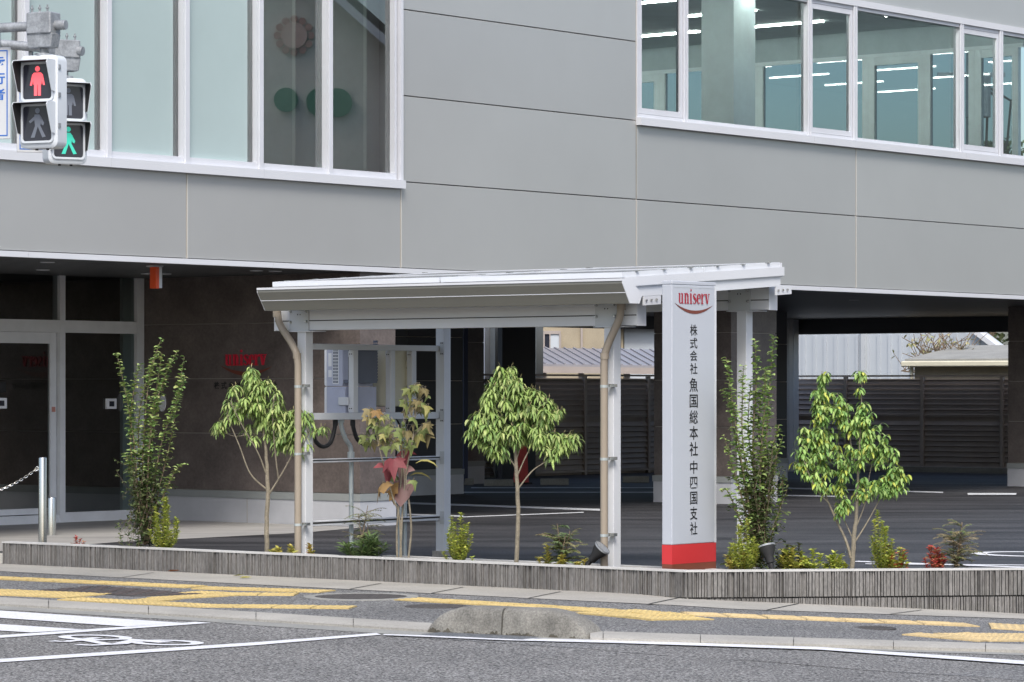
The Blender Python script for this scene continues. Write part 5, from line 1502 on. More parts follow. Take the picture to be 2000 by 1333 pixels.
# house across the side street (seen only as a reflection in the clear panes)
FX = Frame((17.0, 44.0), Vector((-0.22, 0.976, 0)).normalized(), Vector((0.976, 0.22, 0)).normalized())
ho = thing('street_house', 'beige gabled house across the side street mirrored in the clear upper panes', 'house', FX.P(-6, 0, 0))
MB().prism([FX.P(-11.2, 0, -0.3), FX.P(-2.75, 0, -0.3), FX.P(-2.75, 0, 7.5), FX.P(-7.0, 0, 11.3), FX.P(-11.2, 0, 7.5)], FX.ay * 9).build('wall', M['housewall'], ho)
for sg_ in (0, 1):
    e, zq_, r_ = (-2.2, 7.05, -7.0) if sg_ == 0 else (-11.8, 7.05, -7.0)
    MB().prism([FX.P(e, -0.5, zq_), FX.P(r_, -0.5, 11.35), FX.P(r_, -0.5, 11.55), FX.P(e, -0.5, zq_ + 0.2)], FX.ay * 10).build('roof', M['rooftile'], ho)
    MB().prism([FX.P(e, -0.53, zq_ - 0.16), FX.P(r_, -0.53, 11.18), FX.P(r_, -0.53, 11.36), FX.P(e, -0.53, zq_ + 0.02)], FX.ay * 0.029).build('verge_board', M['trim'], ho)
fl = MB()
for k in range(12):
    a = 2 * math.pi * k / 12; c = FX.P(-4.48 + 0.29 * math.cos(a), -0.02, 7.72 + 0.29 * math.sin(a))
    fl.prism([c + FX.ax * (0.066 * math.cos(t)) + UP * (0.066 * math.sin(t)) for t in [j * math.pi / 5 for j in range(10)]], FX.ay * (-0.03 - 0.001 * k))
fl.build('flower_petals', M['pink'], ho)
MB().prism([FX.P(-4.48 + 0.23 * math.cos(t), -0.03, 7.72 + 0.23 * math.sin(t)) for t in [j * math.pi / 12 for j in range(24)]], FX.ay * -0.05).build('flower_disc', M['pinklight'], ho)
for p_, z_, r_ in ((-4.62, 6.60, 0.21), (-4.02, 6.56, 0.25), (-3.72, 6.55, 0.25)):
    MB().prism([FX.P(p_ + r_ * math.cos(t), -0.01, z_ + r_ * math.sin(t)) for t in [j * math.pi / 12 for j in range(24)]], FX.ay * (-0.04 - 0.01 * r_ - 0.01 * p_ * -1)).build('green_disc', M['green'], ho)
# ================================================================ plants
def rv(rng, s=1.0): return Vector((rng.uniform(-s, s), rng.uniform(-s, s), rng.uniform(-s, s)))
def add_leaf(mb, o, d, L, W_, droop, colr, rng, fold=0.25, nseg=4, prof=(0.12, 0.75, 1.0, 0.72, 0.04)):
    """one curved leaf folded along its midrib; d = starting direction, droop pulls it down"""
    d = d.normalized(); side = d.cross(Vector((0, 0, 1)))
    if side.length < 0.05: side = Vector((rng.uniform(-1, 1), rng.uniform(-1, 1), 0))
    side.normalize()
    tw = rng.uniform(-0.5, 0.5); side = (side * math.cos(tw) + d.cross(side) * math.sin(tw)).normalized()
    b = len(mb.v); p = o.copy(); st = L / nseg
    for i in range(nseg + 1):
        nrm = side.cross(d).normalized()
        h = W_ * 0.5 * prof[i]
        mb.v += [p - side * h + nrm * h * fold, p.copy(), p + side * h + nrm * h * fold]
        k = 0.92 + 0.16 * i / nseg
        c = (colr[0] * k, colr[1] * k, colr[2] * k)
        mid = (min(1, c[0] * 1.18), min(1, c[1] * 1.12), c[2] * 1.1)
        mb.c += [c, mid, c]
        d = (d + Vector((0, 0, -droop))).normalized()
        side = (side - d * side.dot(d)).normalized()
        p = p + d * st
    for i in range(nseg):
        j = b + 3 * i
        mb.f += [(j, j + 1, j + 4, j + 3), (j + 1, j + 2, j + 5, j + 4)]
def pick(rng, pal):
    a = rng.choice(pal); b = rng.choice(pal); t = rng.random(); k = rng.uniform(0.85, 1.3)
    return tuple((a[i] * (1 - t) + b[i] * t) * k for i in range(3))
G_FRESH = [(0.26, 0.37, 0.11), (0.32, 0.43, 0.15), (0.20, 0.31, 0.08), (0.39, 0.45, 0.19)]
G_MID = [(0.15, 0.26, 0.08), (0.21, 0.32, 0.10), (0.29, 0.39, 0.14)]
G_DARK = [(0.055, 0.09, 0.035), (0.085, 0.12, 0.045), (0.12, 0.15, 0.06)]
G_YEL = [(0.34, 0.40, 0.07), (0.42, 0.44, 0.10), (0.25, 0.33, 0.06)]
G_GOLD = [(0.40, 0.36, 0.08), (0.46, 0.40, 0.12), (0.33, 0.36, 0.08)]
G_TREE3 = [(0.19, 0.34, 0.09), (0.26, 0.41, 0.12), (0.34, 0.46, 0.15), (0.14, 0.27, 0.08)]
G_NAN = [(0.10, 0.14, 0.05), (0.16, 0.18, 0.07), (0.22, 0.19, 0.10)]
G_RED = [(0.42, 0.05, 0.05), (0.50, 0.10, 0.08), (0.33, 0.08, 0.05)]
class Rng(random.Random): pass

def curve_pts(pts, n=8):
    out = [pts[0]]
    for i in range(len(pts) - 1):
        p0 = pts[max(i - 1, 0)]; p1, p2 = pts[i], pts[i + 1]; p3 = pts[min(i + 2, len(pts) - 1)]
        for k in range(1, n + 1):
            t = k / n
            out.append(0.5 * ((2 * p1) + (p2 - p0) * t + (2 * p0 - 5 * p1 + 4 * p2 - p3) * t * t + (3 * p1 - p0 - 3 * p2 + p3) * t ** 3))
    return out
def young_tree(name, label, Z, trunk, limbs, blobs, style, seed, depth=0.75):
    """trunk/limbs: pixel polylines (x, y, radius in px); blobs: (cx, cy, rx, ry, tips)"""
    rng = Rng(seed); pm = FP / Z
    base = pz(trunk[0][0], trunk[0][1], Z); base.z = 0.05
    th = thing(name, label, 'tree', base, 'young trees in the planting bed')
    tp = [pz(x, y, Z) for x, y, r in trunk]; tp[0].z = 0.05
    cp = curve_pts(tp, 6); rr = []
    for i in range(len(cp)):
        f = i / (len(cp) - 1) * (len(trunk) - 1); k = min(int(f), len(trunk) - 2)
        rr.append((trunk[k][2] + (trunk[k + 1][2] - trunk[k][2]) * (f - k)) / pm)
    wob = [p + rv(rng, 0.003) for p in cp]
    MB().tube(wob, rr, 8).build('trunk', M['bark'], th, smooth=True)
    skel = [p for p in cp[len(cp) // 2:]]
    lb = MB()
    for lm in limbs:
        dz = rng.uniform(-1, 1); x0 = lm[0][0]
        pts = []
        for j, (x, y, r) in enumerate(lm):
            f = j / (len(lm) - 1)
            pts.append(pz(x, y, Z) + Vector((0, 1, 0)) * dz * f * depth * 0.28)
        c = curve_pts(pts, 6)
        rad = []
        for i in range(len(c)):
            f = i / (len(c) - 1) * (len(lm) - 1); k = min(int(f), len(lm) - 2)
            rad.append(max(0.0022, 0.68 * (lm[k][2] + (lm[k + 1][2] - lm[k][2]) * (f - k)) / pm))
        lb.tube(c, rad, 6); skel += c[2:]
    lv = MB(); lv.c = []
    tips = []
    for cx, cy, rx, ry, n in blobs:
        for _ in range(int(n * (1.75 if style == 'weep' else 1.6) + 0.5)):
            for _t in range(20):
                u, v, w_ = rng.uniform(-1, 1), rng.uniform(-1, 1), rng.uniform(-1, 1)
                if u * u + v * v + w_ * w_ < 1: break
            tips.append(pz(cx + rx * u, cy + ry * v, Z) + Vector((0, w_ * rx / pm * depth, 0)))
    for t in tips:
        best = min(skel, key=lambda s: (s - t).length + (0.6 if s.z > t.z - 0.03 else 0) + rng.random() * 0.05)
        L = (t - best).length
        m1 = best.lerp(t, 0.5) + Vector((0, 0, -0.10 * L)) + rv(rng, 0.06 * L)
        tw = curve_pts([best, m1, t], 4)
        lb.tube(tw, [0.0032 - 0.0018 * i / (len(tw) - 1) for i in range(len(tw))], 5)
        if style == 'weep':
            up = (t - m1).normalized()
            n = rng.randint(14, 19); ph = rng.random() * 6.28
            for i in range(n):
                an = ph + i * 2.4; f = i / n
                o = t - up * 0.075 * f
                d = Vector((math.cos(an), math.sin(an), rng.uniform(0.45, 0.95) * (1 - 0.55 * f)))
                L_ = rng.uniform(0.07, 0.135) * (0.75 + 0.35 * f)
                u_ = rng.random(); cc = pick(rng, G_FRESH if u_ < 0.55 else G_MID if u_ < 0.88 else G_DARK + G_MID)
                add_leaf(lv, o, d, L_, rng.uniform(0.018, 0.026), rng.uniform(0.5, 0.72), cc, rng, 0.35)
            add_leaf(lv, t, Vector((rng.uniform(-.4, .4), rng.uniform(-.4, .4), 1)), 0.045, 0.007, 0.25, (0.36, 0.33, 0.17), rng)
        else:
            n = rng.randint(11, 17); ph = rng.random() * 6.28
            for i in range(n):
                an = ph + i * 2.4; f = i / n
                q = tw[-1].lerp(tw[len(tw) // 4], f)
                d = Vector((math.cos(an), math.sin(an), rng.uniform(0.0, 0.6)))
                cc = pick(rng, G_TREE3 if rng.random() < 0.85 else G_YEL)
                add_leaf(lv, q, d, rng.uniform(0.048, 0.088), rng.uniform(0.018, 0.027), rng.uniform(0.35, 0.8), cc, rng, 0.25)
    lb.build('limbs', M['bark'], th, smooth=True)
    tag(lv.build('crown', M['leaf'], th, smooth=False), kind='stuff')
    return th

Zp = 27.0
young_tree('young_tree', 'young tree with drooping leaves left of the shelter, in front of the brown wall', zplant(522) + 0.3,
    [(522, 1076, 5), (521, 1020, 4.6), (523, 962, 4.4), (519, 880, 3.0), (510, 800, 1.8), (508, 745, 1.2)],
    [[(519, 955, 2.8), (489, 925, 2.2), (468, 870, 1.8), (445, 815, 1.2)], [(524, 968, 3.2), (545, 935, 2.6), (568, 895, 2), (590, 850, 1.3)],
     [(521, 930, 2.6), (505, 885, 2), (480, 840, 1.5), (455, 790, 1)], [(544, 938, 2.4), (538, 880, 2), (534, 810, 1.4), (540, 770, 1)],
     [(480, 850, 1.2), (455, 852, 1), (425, 838, 0.8)], [(560, 905, 1.6), (585, 880, 1.2), (606, 845, .9)]],
    [(482, 760, 38, 40, 15), (455, 800, 26, 22, 7), (505, 778, 46, 42, 13), (545, 815, 36, 34, 12), (580, 822, 30, 36, 15), (573, 855, 30, 20, 8), (430, 822, 10, 10, 2), (630, 832, 6, 5, 1), (500, 830, 30, 24, 4), (488, 722, 12, 9, 3)],
    'weep', 11)
young_tree('young_tree', 'young tree with drooping leaves seen between the shelter posts', zplant(1010) + 0.3,
    [(1008, 1100, 4.6), (1012, 1020, 4.2), (1010, 945, 4.0), (1007, 890, 3.2), (1000, 820, 2), (990, 760, 1.3)],
    [[(1012, 955, 2.6), (1040, 920, 2), (1068, 900, 1.6), (1100, 870, 1)], [(1008, 925, 2.6), (1000, 900, 2), (975, 875, 1.6), (935, 855, 1)],
     [(1010, 930, 2.4), (1028, 890, 1.8), (1050, 850, 1.4), (1066, 800, 1)], [(1009, 915, 2), (985, 880, 1.6), (960, 820, 1.2), (950, 770, .9)], [(1008, 900, 2), (1022, 850, 1.5), (1030, 780, 1)]],
    [(1000, 760, 58, 40, 20), (975, 728, 20, 22, 4), (1000, 716, 12, 16, 3), (1060, 790, 38, 34, 14), (950, 820, 40, 34, 14), (1000, 825, 58, 34, 16), (935, 845, 26, 20, 7), (1085, 862, 32, 24, 10), (1120, 858, 14, 14, 4), (1040, 845, 40, 26, 8), (1088, 800, 14, 12, 3), (965, 872, 30, 14, 5)],
    'weep', 23)
young_tree('young_tree', 'young tree with broad light green leaves standing right of the sign', zplant(1662) + 0.32,
    [(1664, 1106, 5), (1667, 1060, 4.6), (1672, 1010, 3.6), (1676, 930, 2.4), (1680, 850, 1.6), (1684, 740, 1)],
    [[(1662, 1090, 4.6), (1652, 1055, 4), (1632, 1012, 3.2), (1612, 960, 2), (1600, 880, 1.4), (1596, 800, 1)],
     [(1668, 1062, 2.6), (1695, 1020, 2), (1720, 975, 1.6), (1745, 925, 1)], [(1667, 1056, 2), (1650, 1015, 1.6), (1632, 985, 1.2)],
     [(1672, 1030, 2), (1690, 985, 1.6), (1700, 930, 1.2), (1712, 880, 1)], [(1620, 985, 1.8), (1590, 950, 1.4), (1568, 900, 1)], [(1640, 1020, 1.6), (1645, 940, 1.3), (1640, 860, 1)],
     [(1602, 900, 1.2), (1606, 800, 1), (1610, 725, .7)], [(1676, 930, 1.4), (1660, 860, 1.1), (1652, 790, .8)]],
    [(1608, 790, 34, 44, 14), (1608, 735, 10, 24, 4), (1680, 735, 12, 24, 4), (1650, 800, 50, 48, 20), (1700, 830, 26, 50, 10), (1590, 860, 34, 44, 13), (1570, 850, 16, 34, 5), (1650, 880, 64, 44, 20), (1735, 880, 18, 40, 7),
     (1562, 885, 16, 48, 8), (1750, 935, 28, 34, 12), (1600, 935, 34, 30, 8), (1670, 950, 56, 34, 12), (1718, 950, 30, 30, 6), (1770, 940, 10, 22, 3), (1650, 990, 20, 10, 3)],
    'broad', 31)

def upright_shrub(label, x, yb, Z, stems, seed, pal_top, pal_low, low_n, low_w, low_h, leaf=(0.046, 0.064), thick=1.0):
    rng = Rng(seed); base = pz(x, yb, Z); base.z = 0.05; pm = FP / Z
    th = thing('tall_shrub', label, 'shrub', base, 'tall upright shrubs')
    sm = MB(); lv = MB(); lv.c = []
    allp = []
    for st in stems:
        dz = rng.uniform(-0.28, 0.28); n = len(st)
        pts = [pz(px_, py_, Z) + Vector((0, dz * i / (n - 1), 0)) for i, (px_, py_) in enumerate(st)]
        pts[0].z = max(0.05, pts[0].z) if st[0][1] > yb - 30 else pts[0].z
        c = curve_pts(pts, 10); N = len(c)
        sm.tube(c, [(0.0075 * (1 - i / N) + 0.0018) * thick for i in range(N)], 5)
        allp.append(c); ph = rng.random() * 6; dist = 0; k = 0
        Ltot = sum((b - a).length for a, b in zip(c, c[1:])); s_ = 0
        for a, b in zip(c, c[1:]):
            s_ += (b - a).length; dist += (b - a).length
            while dist > 0.0095:
                dist -= 0.0095; k += 1; f = s_ / Ltot
                if f < 0.22 and rng.random() < 0.8: continue
                if rng.random() < 0.12: continue
                an = ph + k * 2.4 + rng.uniform(-.3, .3)
                d = Vector((math.cos(an), math.sin(an), rng.uniform(0.35, 1.0)))
                l = rng.uniform(*leaf) * (1.0 - 0.25 * max(0, f - 0.85) / 0.15)
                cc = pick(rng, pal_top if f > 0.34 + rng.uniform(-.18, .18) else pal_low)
                add_leaf(lv, a.lerp(b, rng.random()), d, l, l * 0.72, rng.uniform(0.1, 0.3), cc, rng, 0.3, 4, (0.25, 0.9, 1.0, 0.75, 0.08))
    # dense small twigs near the foot
    for _ in range(low_n):
        c = rng.choice(allp); p0 = c[int(rng.uniform(0.02, 0.42) * len(c))]
        an = rng.random() * 6.28; r_ = rng.uniform(0.2, 1) * low_w / pm
        tgt = Vector((base.x + math.cos(an) * r_, base.y + math.sin(an) * r_ * 0.8, 0.07 + rng.random() ** 1.2 * low_h / pm))
        if (tgt - p0).length > 0.4: p0 = p0.lerp(tgt, 0.4)
        tw = curve_pts([p0, p0.lerp(tgt, 0.5) + Vector((0, 0, -0.015)), tgt], 3)
        sm.tube(tw, 0.0016, 4)
        for q in tw[1:]:
            for _k in range(3):
                d = rv(rng); d.z = abs(d.z) * 0.7
                l = rng.uniform(0.032, 0.05)
                add_leaf(lv, q + rv(rng, 0.015), d, l, l * 0.55, 0.2, pick(rng, pal_low), rng, 0.3)
    sm.build('stems', M['twig'], th, smooth=True)
    tag(lv.build('foliage', M['leaf'], th), kind='stuff')
    return th
Zs1 = zplant(285) + 0.32
upright_shrub('tall upright shrub with small leaves left of the shelter', 285, 1066, Zs1,
    [[(282, 1064), (270, 960), (262, 860), (245, 760), (229, 690)], [(284, 1064), (278, 950), (280, 850), (290, 740), (312, 662)], [(286, 1064), (285, 950), (292, 830), (318, 740), (343, 685)],
     [(288, 1064), (300, 960), (320, 860), (350, 780), (366, 738)], [(288, 1064), (310, 960), (336, 850), (350, 760), (361, 697)], [(283, 1064), (272, 940), (268, 820), (285, 730), (298, 690)],
     [(284, 1064), (260, 960), (246, 900), (236, 888)], [(285, 1064), (290, 930), (300, 820), (322, 730), (330, 700)], [(283, 1064), (262, 940), (255, 840), (262, 760), (275, 712)], [(288, 1064), (312, 990), (345, 920), (368, 906)], [(286, 1060), (292, 900), (306, 790), (322, 690)]],
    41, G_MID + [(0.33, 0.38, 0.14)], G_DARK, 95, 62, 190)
Zs2 = zplant(1470) + 0.55
upright_shrub('tall upright shrub with small leaves right beside the sign', 1478, 1108, Zs2,
    [[(1476, 1108), (1462, 1000), (1446, 900), (1428, 790), (1414, 700)], [(1478, 1108), (1474, 980), (1470, 860), (1476, 760), (1474, 662)], [(1480, 1108), (1488, 980), (1496, 860), (1502, 760), (1510, 656)],
     [(1479, 1108), (1468, 980), (1450, 870), (1448, 780), (1450, 715)], [(1480, 1108), (1482, 980), (1486, 860), (1492, 780), (1490, 718)], [(1478, 1108), (1455, 1000), (1425, 900), (1410, 850)], [(1481, 1108), (1500, 990), (1515, 900), (1530, 852)],
     [(1477, 1108), (1464, 990), (1440, 880), (1418, 780), (1404, 762)], [(1481, 1108), (1492, 1000), (1505, 900), (1524, 830)], [(1479, 1108), (1476, 960), (1462, 840), (1468, 740)], [(1480, 1108), (1490, 940), (1482, 820), (1500, 720)], [(1477, 1108), (1450, 1030), (1420, 960), (1408, 960)], [(1481, 1108), (1510, 1040), (1528, 980), (1532, 930)]],
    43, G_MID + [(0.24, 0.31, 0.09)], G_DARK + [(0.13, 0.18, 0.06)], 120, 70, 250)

def bush(label, x, yb, Z, hw, h, n, pal, seed, leaf=(0.018, 0.028), ratio=0.45, name='small_shrub', cat='shrub', spread=1.0, group=None):
    rng = Rng(seed); base = pz(x, yb, Z); base.z = 0.05; pm = FP / Z; hw /= pm; h /= pm
    h += max(0.0, pz(x, yb, Z).z - 0.05)
    th = thing(name, label, cat, base, group)
    sm = MB(); lv = MB(); lv.c = []
    for i in range(n):
        an = rng.random() * 6.28; r_ = math.sqrt(rng.random()) * hw
        top = base + Vector((math.cos(an) * r_, math.sin(an) * r_, h * (1 - 0.6 * (r_ / hw) ** 1.5) * rng.uniform(0.5, 1.12)))
        c = curve_pts([base + rv(rng, 0.012), base.lerp(top, 0.5) + Vector((math.cos(an), math.sin(an), 0)) * 0.25 * r_ * spread, top], 5)
        c[0].z = max(c[0].z, 0.045)
        sm.tube(c, [0.003 * (1 - 0.7 * k / len(c)) for k in range(len(c))], 4)
        N = max(12, int((top - base).length / 0.0055)); ph = rng.random() * 6
        for k in range(N):
            f = 0.15 + 0.85 * k / N; q = c[min(int(f * (len(c) - 1)), len(c) - 2)].lerp(c[min(int(f * (len(c) - 1)) + 1, len(c) - 1)], f * (len(c) - 1) % 1)
            a2 = ph + k * 2.4
            l = rng.uniform(*leaf) * 1.35
            add_leaf(lv, q, Vector((math.cos(a2), math.sin(a2), rng.uniform(.3, 1.2))), l, l * max(ratio * 1.15, ratio), 0.12, pick(rng, pal), rng, 0.3, 4, (0.3, .9, 1, .7, .1))
    sm.build('stems', M['twig'], th); tag(lv.build('foliage', M['leaf'], th), kind='stuff')
    return th
def zq(x, k=0.22): return zplant(x) + max(k, 0.22) + 0.06
bush('light green small shrub at the foot of the left tall shrub', 320, 1068, zq(320, .18), 34, 98, 24, G_YEL, 51)
bush('yellow green columnar shrub before the rear left shelter post', 893, 1092, zq(893, .2), 33, 104, 26, G_YEL, 52)
bush('yellow green shrub at the foot of the right tall shrub', 1456, 1110, zplant(1456) + 0.26, 36, 112, 28, G_YEL, 53)
bush('narrow yellow green shrub right of the broad-leaved tree', 1722, 1108, zq(1722, .2), 26, 114, 18, G_YEL, 54)
bush('low golden plant left of the right spotlight', 1440, 1110, zq(1440, .2), 26, 56, 12, G_GOLD, 55, (0.025, 0.04))
bush('low golden plant right of the right spotlight', 1548, 1110, zq(1548, .3), 30, 60, 14, G_GOLD + G_YEL, 56, (0.025, 0.04))
bush('low yellow plant between the right spotlight and the broad-leaved tree', 1592, 1110, zq(1592, .15), 26, 46, 10, G_YEL, 57, (0.025, 0.04))
bush('low yellow plant at the foot of the broad-leaved tree', 1640, 1110, zq(1640, .14), 30, 48, 11, G_YEL, 58, (0.025, 0.04))
bush('low golden plant left of the left shelter post foot', 541, 1076, zq(541, .14), 16, 24, 5, G_GOLD, 59, (0.025, 0.042))
bush('low golden plant before the left downpipe foot', 575, 1078, zq(575, .14), 14, 26, 4, G_GOLD, 60, (0.025, 0.042))
bush('low golden plant right of the left shelter post foot', 612, 1081, zq(612, .14), 11, 34, 4, G_GOLD + [(0.42, 0.22, 0.08)], 61, (0.025, 0.042))
bush('small golden sprig left of the nandina by the right post', 1064, 1101, zq(1064, .14), 14, 38, 4, G_GOLD, 62, (0.025, 0.042))
bush('small golden sprig under the nandina by the right post', 1102, 1103, zq(1102, .14), 10, 26, 3, G_GOLD, 63, (0.025, 0.042))
bush('small golden sprig left of the left spotlight', 1137, 1104, zq(1137, .14), 13, 26, 4, G_GOLD, 64, (0.025, 0.042))
bush('low yellow sprigs on the wall top right of the columnar shrub', 926, 1094, zq(926, .14), 9, 12, 3, G_YEL, 65)
bush('low red and green heavenly bamboo beside the narrow shrub', 1750, 1108, zq(1750, .16), 26, 58, 16, G_RED + G_YEL + G_YEL, 66, (0.022, 0.036))
bush('low red leaved plant left of the feathery nandina', 1826, 1108, zq(1826, .16), 26, 44, 12, G_RED + [(0.30, 0.22, 0.1)], 67, (0.022, 0.038))
bush('tiny red and brown plant behind the wall beside the bollards', 152, 1064, zq(152, .16), 16, 22, 6, G_RED + [(0.25, 0.17, 0.10)], 68, (0.018, 0.028))
bush('dark twiggy shrub right of the right tall shrub', 1545, 1108, zq(1545, .35), 36, 62, 14, G_DARK + [(0.14, 0.12, 0.07)], 69, (0.02, 0.034))

def nandina(label, x, yb, Z, hw, h, nf, pal, seed, leaf=(0.03, 0.05), ratio=0.22):
    rng = Rng(seed); base = pz(x, yb, Z); base.z = 0.05; pm = FP / Z; hw /= pm; h = h / pm + 0.03
    th = thing('feathery_plant', label, 'plant', base)
    sm = MB(); lv = MB(); lv.c = []
    canes = []
    for i in range(4):
        an = rng.random() * 6.28; top = base + Vector((math.cos(an) * hw * 0.3, math.sin(an) * hw * 0.3, h * rng.uniform(0.55, 0.92)))
        c = curve_pts([base + rv(rng, .01), base.lerp(top, .5) + rv(rng, .02), top], 5); c[0].z = 0.045; canes.append(c)
        sm.tube(c, [0.005 * (1 - .5 * k / len(c)) for k in range(len(c))], 5)
    for i in range(nf):
        c = rng.choice(canes); p = c[int(rng.uniform(0.25, 1) * (len(c) - 1))]
        an = rng.random() * 6.28; L = rng.uniform(0.5, 1.0) * hw
        d = Vector((math.cos(an), math.sin(an), rng.uniform(0.2, 1.1)))
        pts = [p]; dd = d.normalized()
        for k in range(7):
            pts.append(pts[-1] + dd * L / 6); dd = (dd + Vector((0, 0, -0.14))).normalized()
        sm.tube(pts, 0.0015, 4); cc0 = pick(rng, pal)
        for k in range(1, len(pts)):
            t = (pts[k] - pts[k - 1]).normalized(); s_ = t.cross(UP).normalized()
            for sg_ in (-1, 1):
                for hh in (0.0, 0.5):
                    l = rng.uniform(*leaf) * (1.1 - 0.07 * k)
                    kk = rng.uniform(.8, 1.2)
                    add_leaf(lv, pts[k - 1].lerp(pts[k], hh), t * 0.8 + s_ * sg_ + UP * rng.uniform(-.1, .4), l, l * ratio, 0.18, tuple(q * kk for q in cc0), rng, 0.3)
    sm.build('canes', M['twig'], th); tag(lv.build('foliage', M['leaf'], th), kind='stuff')
nandina('feathery dark green plant on the planter under the inverter rack', 705, 1088, zq(705, .3), 48, 116, 40, [(0.07, 0.12, 0.05), (0.12, 0.17, 0.06), (0.2, 0.2, 0.1)], 71)
bush('low grassy dark green tuft in front of the inverter rack', 712, 1088, zq(712, .18), 44, 66, 14, [(0.08, 0.14, 0.05), (0.13, 0.20, 0.07)], 77, (0.05, 0.09), 0.13)
nandina('feathery plant with pale fronds left of the left spotlight', 1100, 1100, zq(1100, .3), 50, 96, 44, G_NAN + [(0.14, 0.22, 0.10)], 72, (0.036, 0.055), 0.34)
nandina('feathery bronze green plant near the right end of the wall', 1866, 1108, zq(1866, .25), 54, 108, 80, G_NAN + [(0.30, 0.25, 0.16), (0.17, 0.22, 0.08)], 73, (0.028, 0.045), 0.26)

# ---- young maple-leaved plant with big leaves
def big_leaf(parent, c, size, yaw, pitch, roll, colr, lobes, seed):
    rng = Rng(seed); mb = MB(); mb.c = []
    pts = []
    if lobes == 3: spec = [(-100, .35), (-75, .62), (-48, .40), (-22, .52), (0, 1.0), (22, .52), (48, .40), (75, .62), (100, .35)]
    elif lobes == 5: spec = [(-125, .3), (-105, .62), (-85, .45), (-55, .85), (-30, .48), (0, 1.0), (30, .48), (55, .85), (85, .45), (105, .62), (125, .3)]
    else: spec = [(-120, .30), (-90, .45), (-55, .52), (-25, .72), (0, 1.0), (25, .72), (55, .52), (90, .45), (120, .30)]
    M3 = Matrix.Rotation(yaw, 4, 'Z') @ Matrix.Rotation(pitch, 4, 'X') @ Matrix.Rotation(roll, 4, 'Y')
    def T(x, y, z): return c + M3 @ Vector((x, y, z))
    mb.v.append(T(0, 0, 0)); mb.c.append(colr); n = len(spec)
    for ring in (0.5, 1.0):
        for a, r_ in spec:
            rr = size * (r_ if ring == 1 else max(r_ * 0.5, 0.22)) * rng.uniform(.94, 1.06); x = rr * math.sin(R(a)); y = -rr * math.cos(R(a))
            bend = 0.9 * (rr / size) ** 2 * size * 0.5 + abs(x) * 0.25 * (1 if rng.random() < .8 else -.6)
            k = rng.uniform(0.82, 1.12)
            mb.v.append(T(x, y, -bend + rng.uniform(-.004, .004))); mb.c.append(tuple(q * k for q in colr))
    for i in range(n - 1):
        mb.f.append((0, 1 + i, 2 + i)); mb.f.append((1 + i, 1 + n + i, 2 + n + i, 2 + i))
    return mb.build('leaf', M['leaf'], parent, smooth=True)
Zm = zq(785, .35); rng = Rng(81)
mp = thing('big_leaved_plant', 'tall stemmed plant with large lobed green, bronze and red leaves before the rack', 'plant', Vector((pz(782, 1090, Zm).x, Zm, 0.05)))
sm = MB()
stems = [[(776, 1090), (775, 1040), (778, 1000), (786, 900), (782, 860), (778, 830)], [(784, 1090), (780, 1010), (768, 975), (756, 930), (742, 880), (728, 810)], [(796, 1090), (803, 1040), (800, 990), (793, 930), (806, 860), (812, 800), (815, 770)], [(781, 1092), (786, 1000), (790, 940), (784, 885)]]
for st in stems:
    pts = [pz(x, y, Zm + 0.05 * i * (1 if k % 2 else -1) * 0.2) for k, (i, (x, y)) in enumerate(enumerate(st))]; pts[0].z = 0.05
    c = curve_pts(pts, 6); sm.tube(c, [0.010 - 0.006 * i / len(c) for i in range(len(c))], 7)
sm.build('stems', M['bark'], mp, smooth=True)
GB = (0.20, 0.23, 0.08); BZ = (0.25, 0.21, 0.10); RD = (0.24, 0.06, 0.07); MV = (0.22, 0.13, 0.125); OR = (0.30, 0.19, 0.08); GG = (0.19, 0.24, 0.085); YG = (0.36, 0.34, 0.12)
LV = [(800, 760, 34, GB), (825, 758, 36, BZ), (812, 755, 30, GG), (792, 790, 32, GB), (830, 800, 36, GB), (806, 815, 36, GG), (828, 835, 38, BZ), (790, 825, 36, GG), (815, 850, 34, YG), (836, 850, 34, BZ),
      (722, 800, 32, BZ), (735, 802, 30, OR), (718, 835, 30, GG), (738, 830, 28, GG), (745, 850, 32, GB), (715, 860, 34, GG), (730, 862, 30, BZ), (760, 850, 34, GG), (772, 865, 34, GB), (752, 872, 30, GG), (780, 845, 32, GG), (762, 835, 26, GB), (798, 860, 30, GG),
      (757, 905, 48, RD), (768, 897, 40, RD), (790, 880, 36, (0.26, 0.06, 0.07)), (788, 910, 44, MV), (790, 940, 50, MV), (748, 945, 44, OR), (764, 950, 36, OR), (772, 958, 34, OR), (803, 870, 30, GG), (770, 930, 30, GB), (808, 938, 22, GG)]
for x, y, w_, h_, n in ((815, 800, 24, 50, 22), (735, 838, 30, 34, 18), (775, 855, 26, 20, 10)):
    for _ in range(n):
        LV.append((x + rng.uniform(-w_, w_), y + rng.uniform(-h_, h_), rng.uniform(20, 32), rng.choice((GB, GG, GG, BZ, YG))))
for i, (x, y, s_, c_) in enumerate(LV):
    c = pz(x, y, Zm + rng.uniform(-0.14, 0.14))
    lob = 3 if c_ in (RD, GB, MV) and i % 3 else 5 if c_ == OR else 1 if c_ is MV else 3 if i % 2 else 5
    k = rng.uniform(.88, 1.12)
    big_leaf(mp, c, s_ * (0.98 if 876 < y < 960 else 0.72) / FP * Zm, rng.uniform(-1.2, 1.2), rng.uniform(0.7, 1.25), rng.uniform(-.5, .5), tuple(q * k for q in c_), lob, 200 + i)
    st_ = MB().tube(curve_pts([pz(785 + (x - 785) * .4, y + 22, Zm), c + Vector((0, 0, 0.02)), c], 3), 0.0022, 4).build('leaf_stalk', M['bark'], mp)
add_l = MB(); add_l.c = []
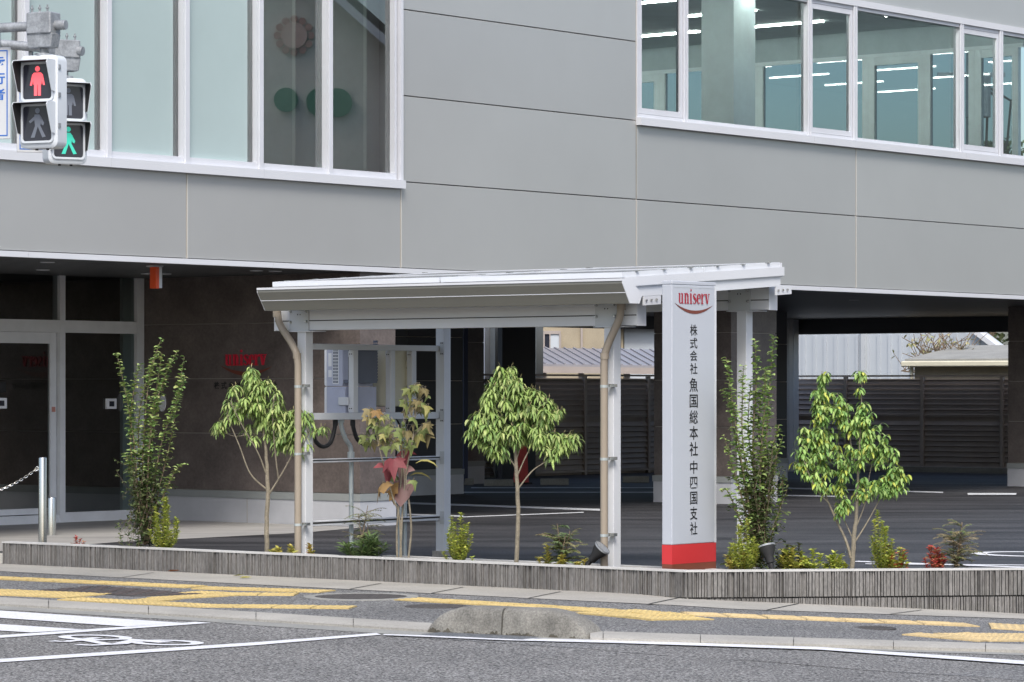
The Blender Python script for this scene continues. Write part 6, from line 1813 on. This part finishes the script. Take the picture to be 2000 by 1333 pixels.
for x, y, dx in ((812, 905, 1), (800, 930, 1)):
    add_leaf(add_l, pz(x, y, Zm), Vector((dx * 0.7, 0, 0.7)), 0.22, 0.045, 0.42, YG, rng)
add_l.build('leaf', M['leaf'], mp)
# bare garden tree behind the fence
rng = Rng(91)
bt = pz(1845, 737, 67.0); b0 = Vector((bt.x, 67.0, 0))
th = thing('bare_tree', 'bare budding tree behind the right fence in front of the outbuilding', 'tree', b0)
tk = MB(); tk.tube([b0, pz(1846, 720, 67), pz(1838, 690, 67)], [0.09, 0.07, 0.04], 7)
bl = MB(); bl.c = []
for (x, y) in ((1785, 672), (1800, 680), (1822, 668), (1842, 655), (1862, 668), (1880, 676), (1898, 678), (1872, 700), (1790, 700), (1812, 690), (1855, 690), (1905, 712), (1760, 725), (1885, 712), (1832, 676)):
    s_ = pz(1846 + (x - 1846) * 0.12, 722 + rng.uniform(-8, 8), 67); e_ = pz(x, y, 67 + rng.uniform(-.8, .8))
    c = curve_pts([s_, s_.lerp(e_, .5) + Vector((0, 0, -.06)), e_], 6); tk.tube(c, [0.035 * (1 - .75 * k / len(c)) for k in range(len(c))], 5)
    for k in range(9):
        q = c[rng.randint(3, len(c) - 1)]; e2 = q + Vector((rng.uniform(-.35, .35), rng.uniform(-.3, .3), rng.uniform(.1, .45)))
        tk.tube([q, e2], [0.011, 0.006], 4)
        for _ in range(2):
            add_leaf(bl, q.lerp(e2, rng.random()), rv(rng), rng.uniform(.08, .14), 0.05, .1, pick(rng, [(0.30, 0.32, 0.14), (0.36, 0.34, 0.2)]), rng)
tk.build('trunk', M['twig'], th); tag(bl.build('buds', M['leaf'], th), kind='stuff')
# dark evergreen seen past the shed roof
rng = Rng(95); c0 = Vector((13.4, 92.0, 0))
th = thing('evergreen_tree', 'dark evergreen tree beyond the white shed roof slope', 'tree', c0)
tk = MB().tube([c0, c0 + UP * 5], [0.3, 0.15], 8).build('trunk', M['twig'], th)
lv = MB(); lv.c = []
for _ in range(2600):
    a = rng.random() * 6.28; zz = rng.uniform(1.0, 8.5); rr = (3.4 - abs(zz - 4.2) * 0.55) * math.sqrt(rng.random())
    add_leaf(lv, c0 + Vector((math.cos(a) * rr, math.sin(a) * rr, zz)), rv(rng), rng.uniform(.2, .38), .16, .2, pick(rng, G_DARK), rng)
tag(lv.build('crown', M['leaf'], th), kind='stuff')
# fallen leaves at the foot of the wall
for x, y, c_ in ((328, 1117, (0.25, 0.10, 0.05)), (455, 1126, (0.30, 0.30, 0.08)), (468, 1130, (0.3, 0.28, 0.08))):
    lv = MB(); lv.c = []; p = gs(x, y, zs, 0.008)
    for k in range(3): add_leaf(lv, p + Vector((k * .02, 0, 0.003)), Vector((1, rng.uniform(-.4, .4), .35)), .07, .035, .1, c_, rng)
    tag(lv.build('fallen_leaf', M['leaf'], None, p), ('brown curled leaf at the foot of the wall' if c_[1] < 0.2 else 'left of the two green leaves lying at the foot of the wall' if x == 455 else 'right of the two green leaves lying at the foot of the wall'), 'leaf')
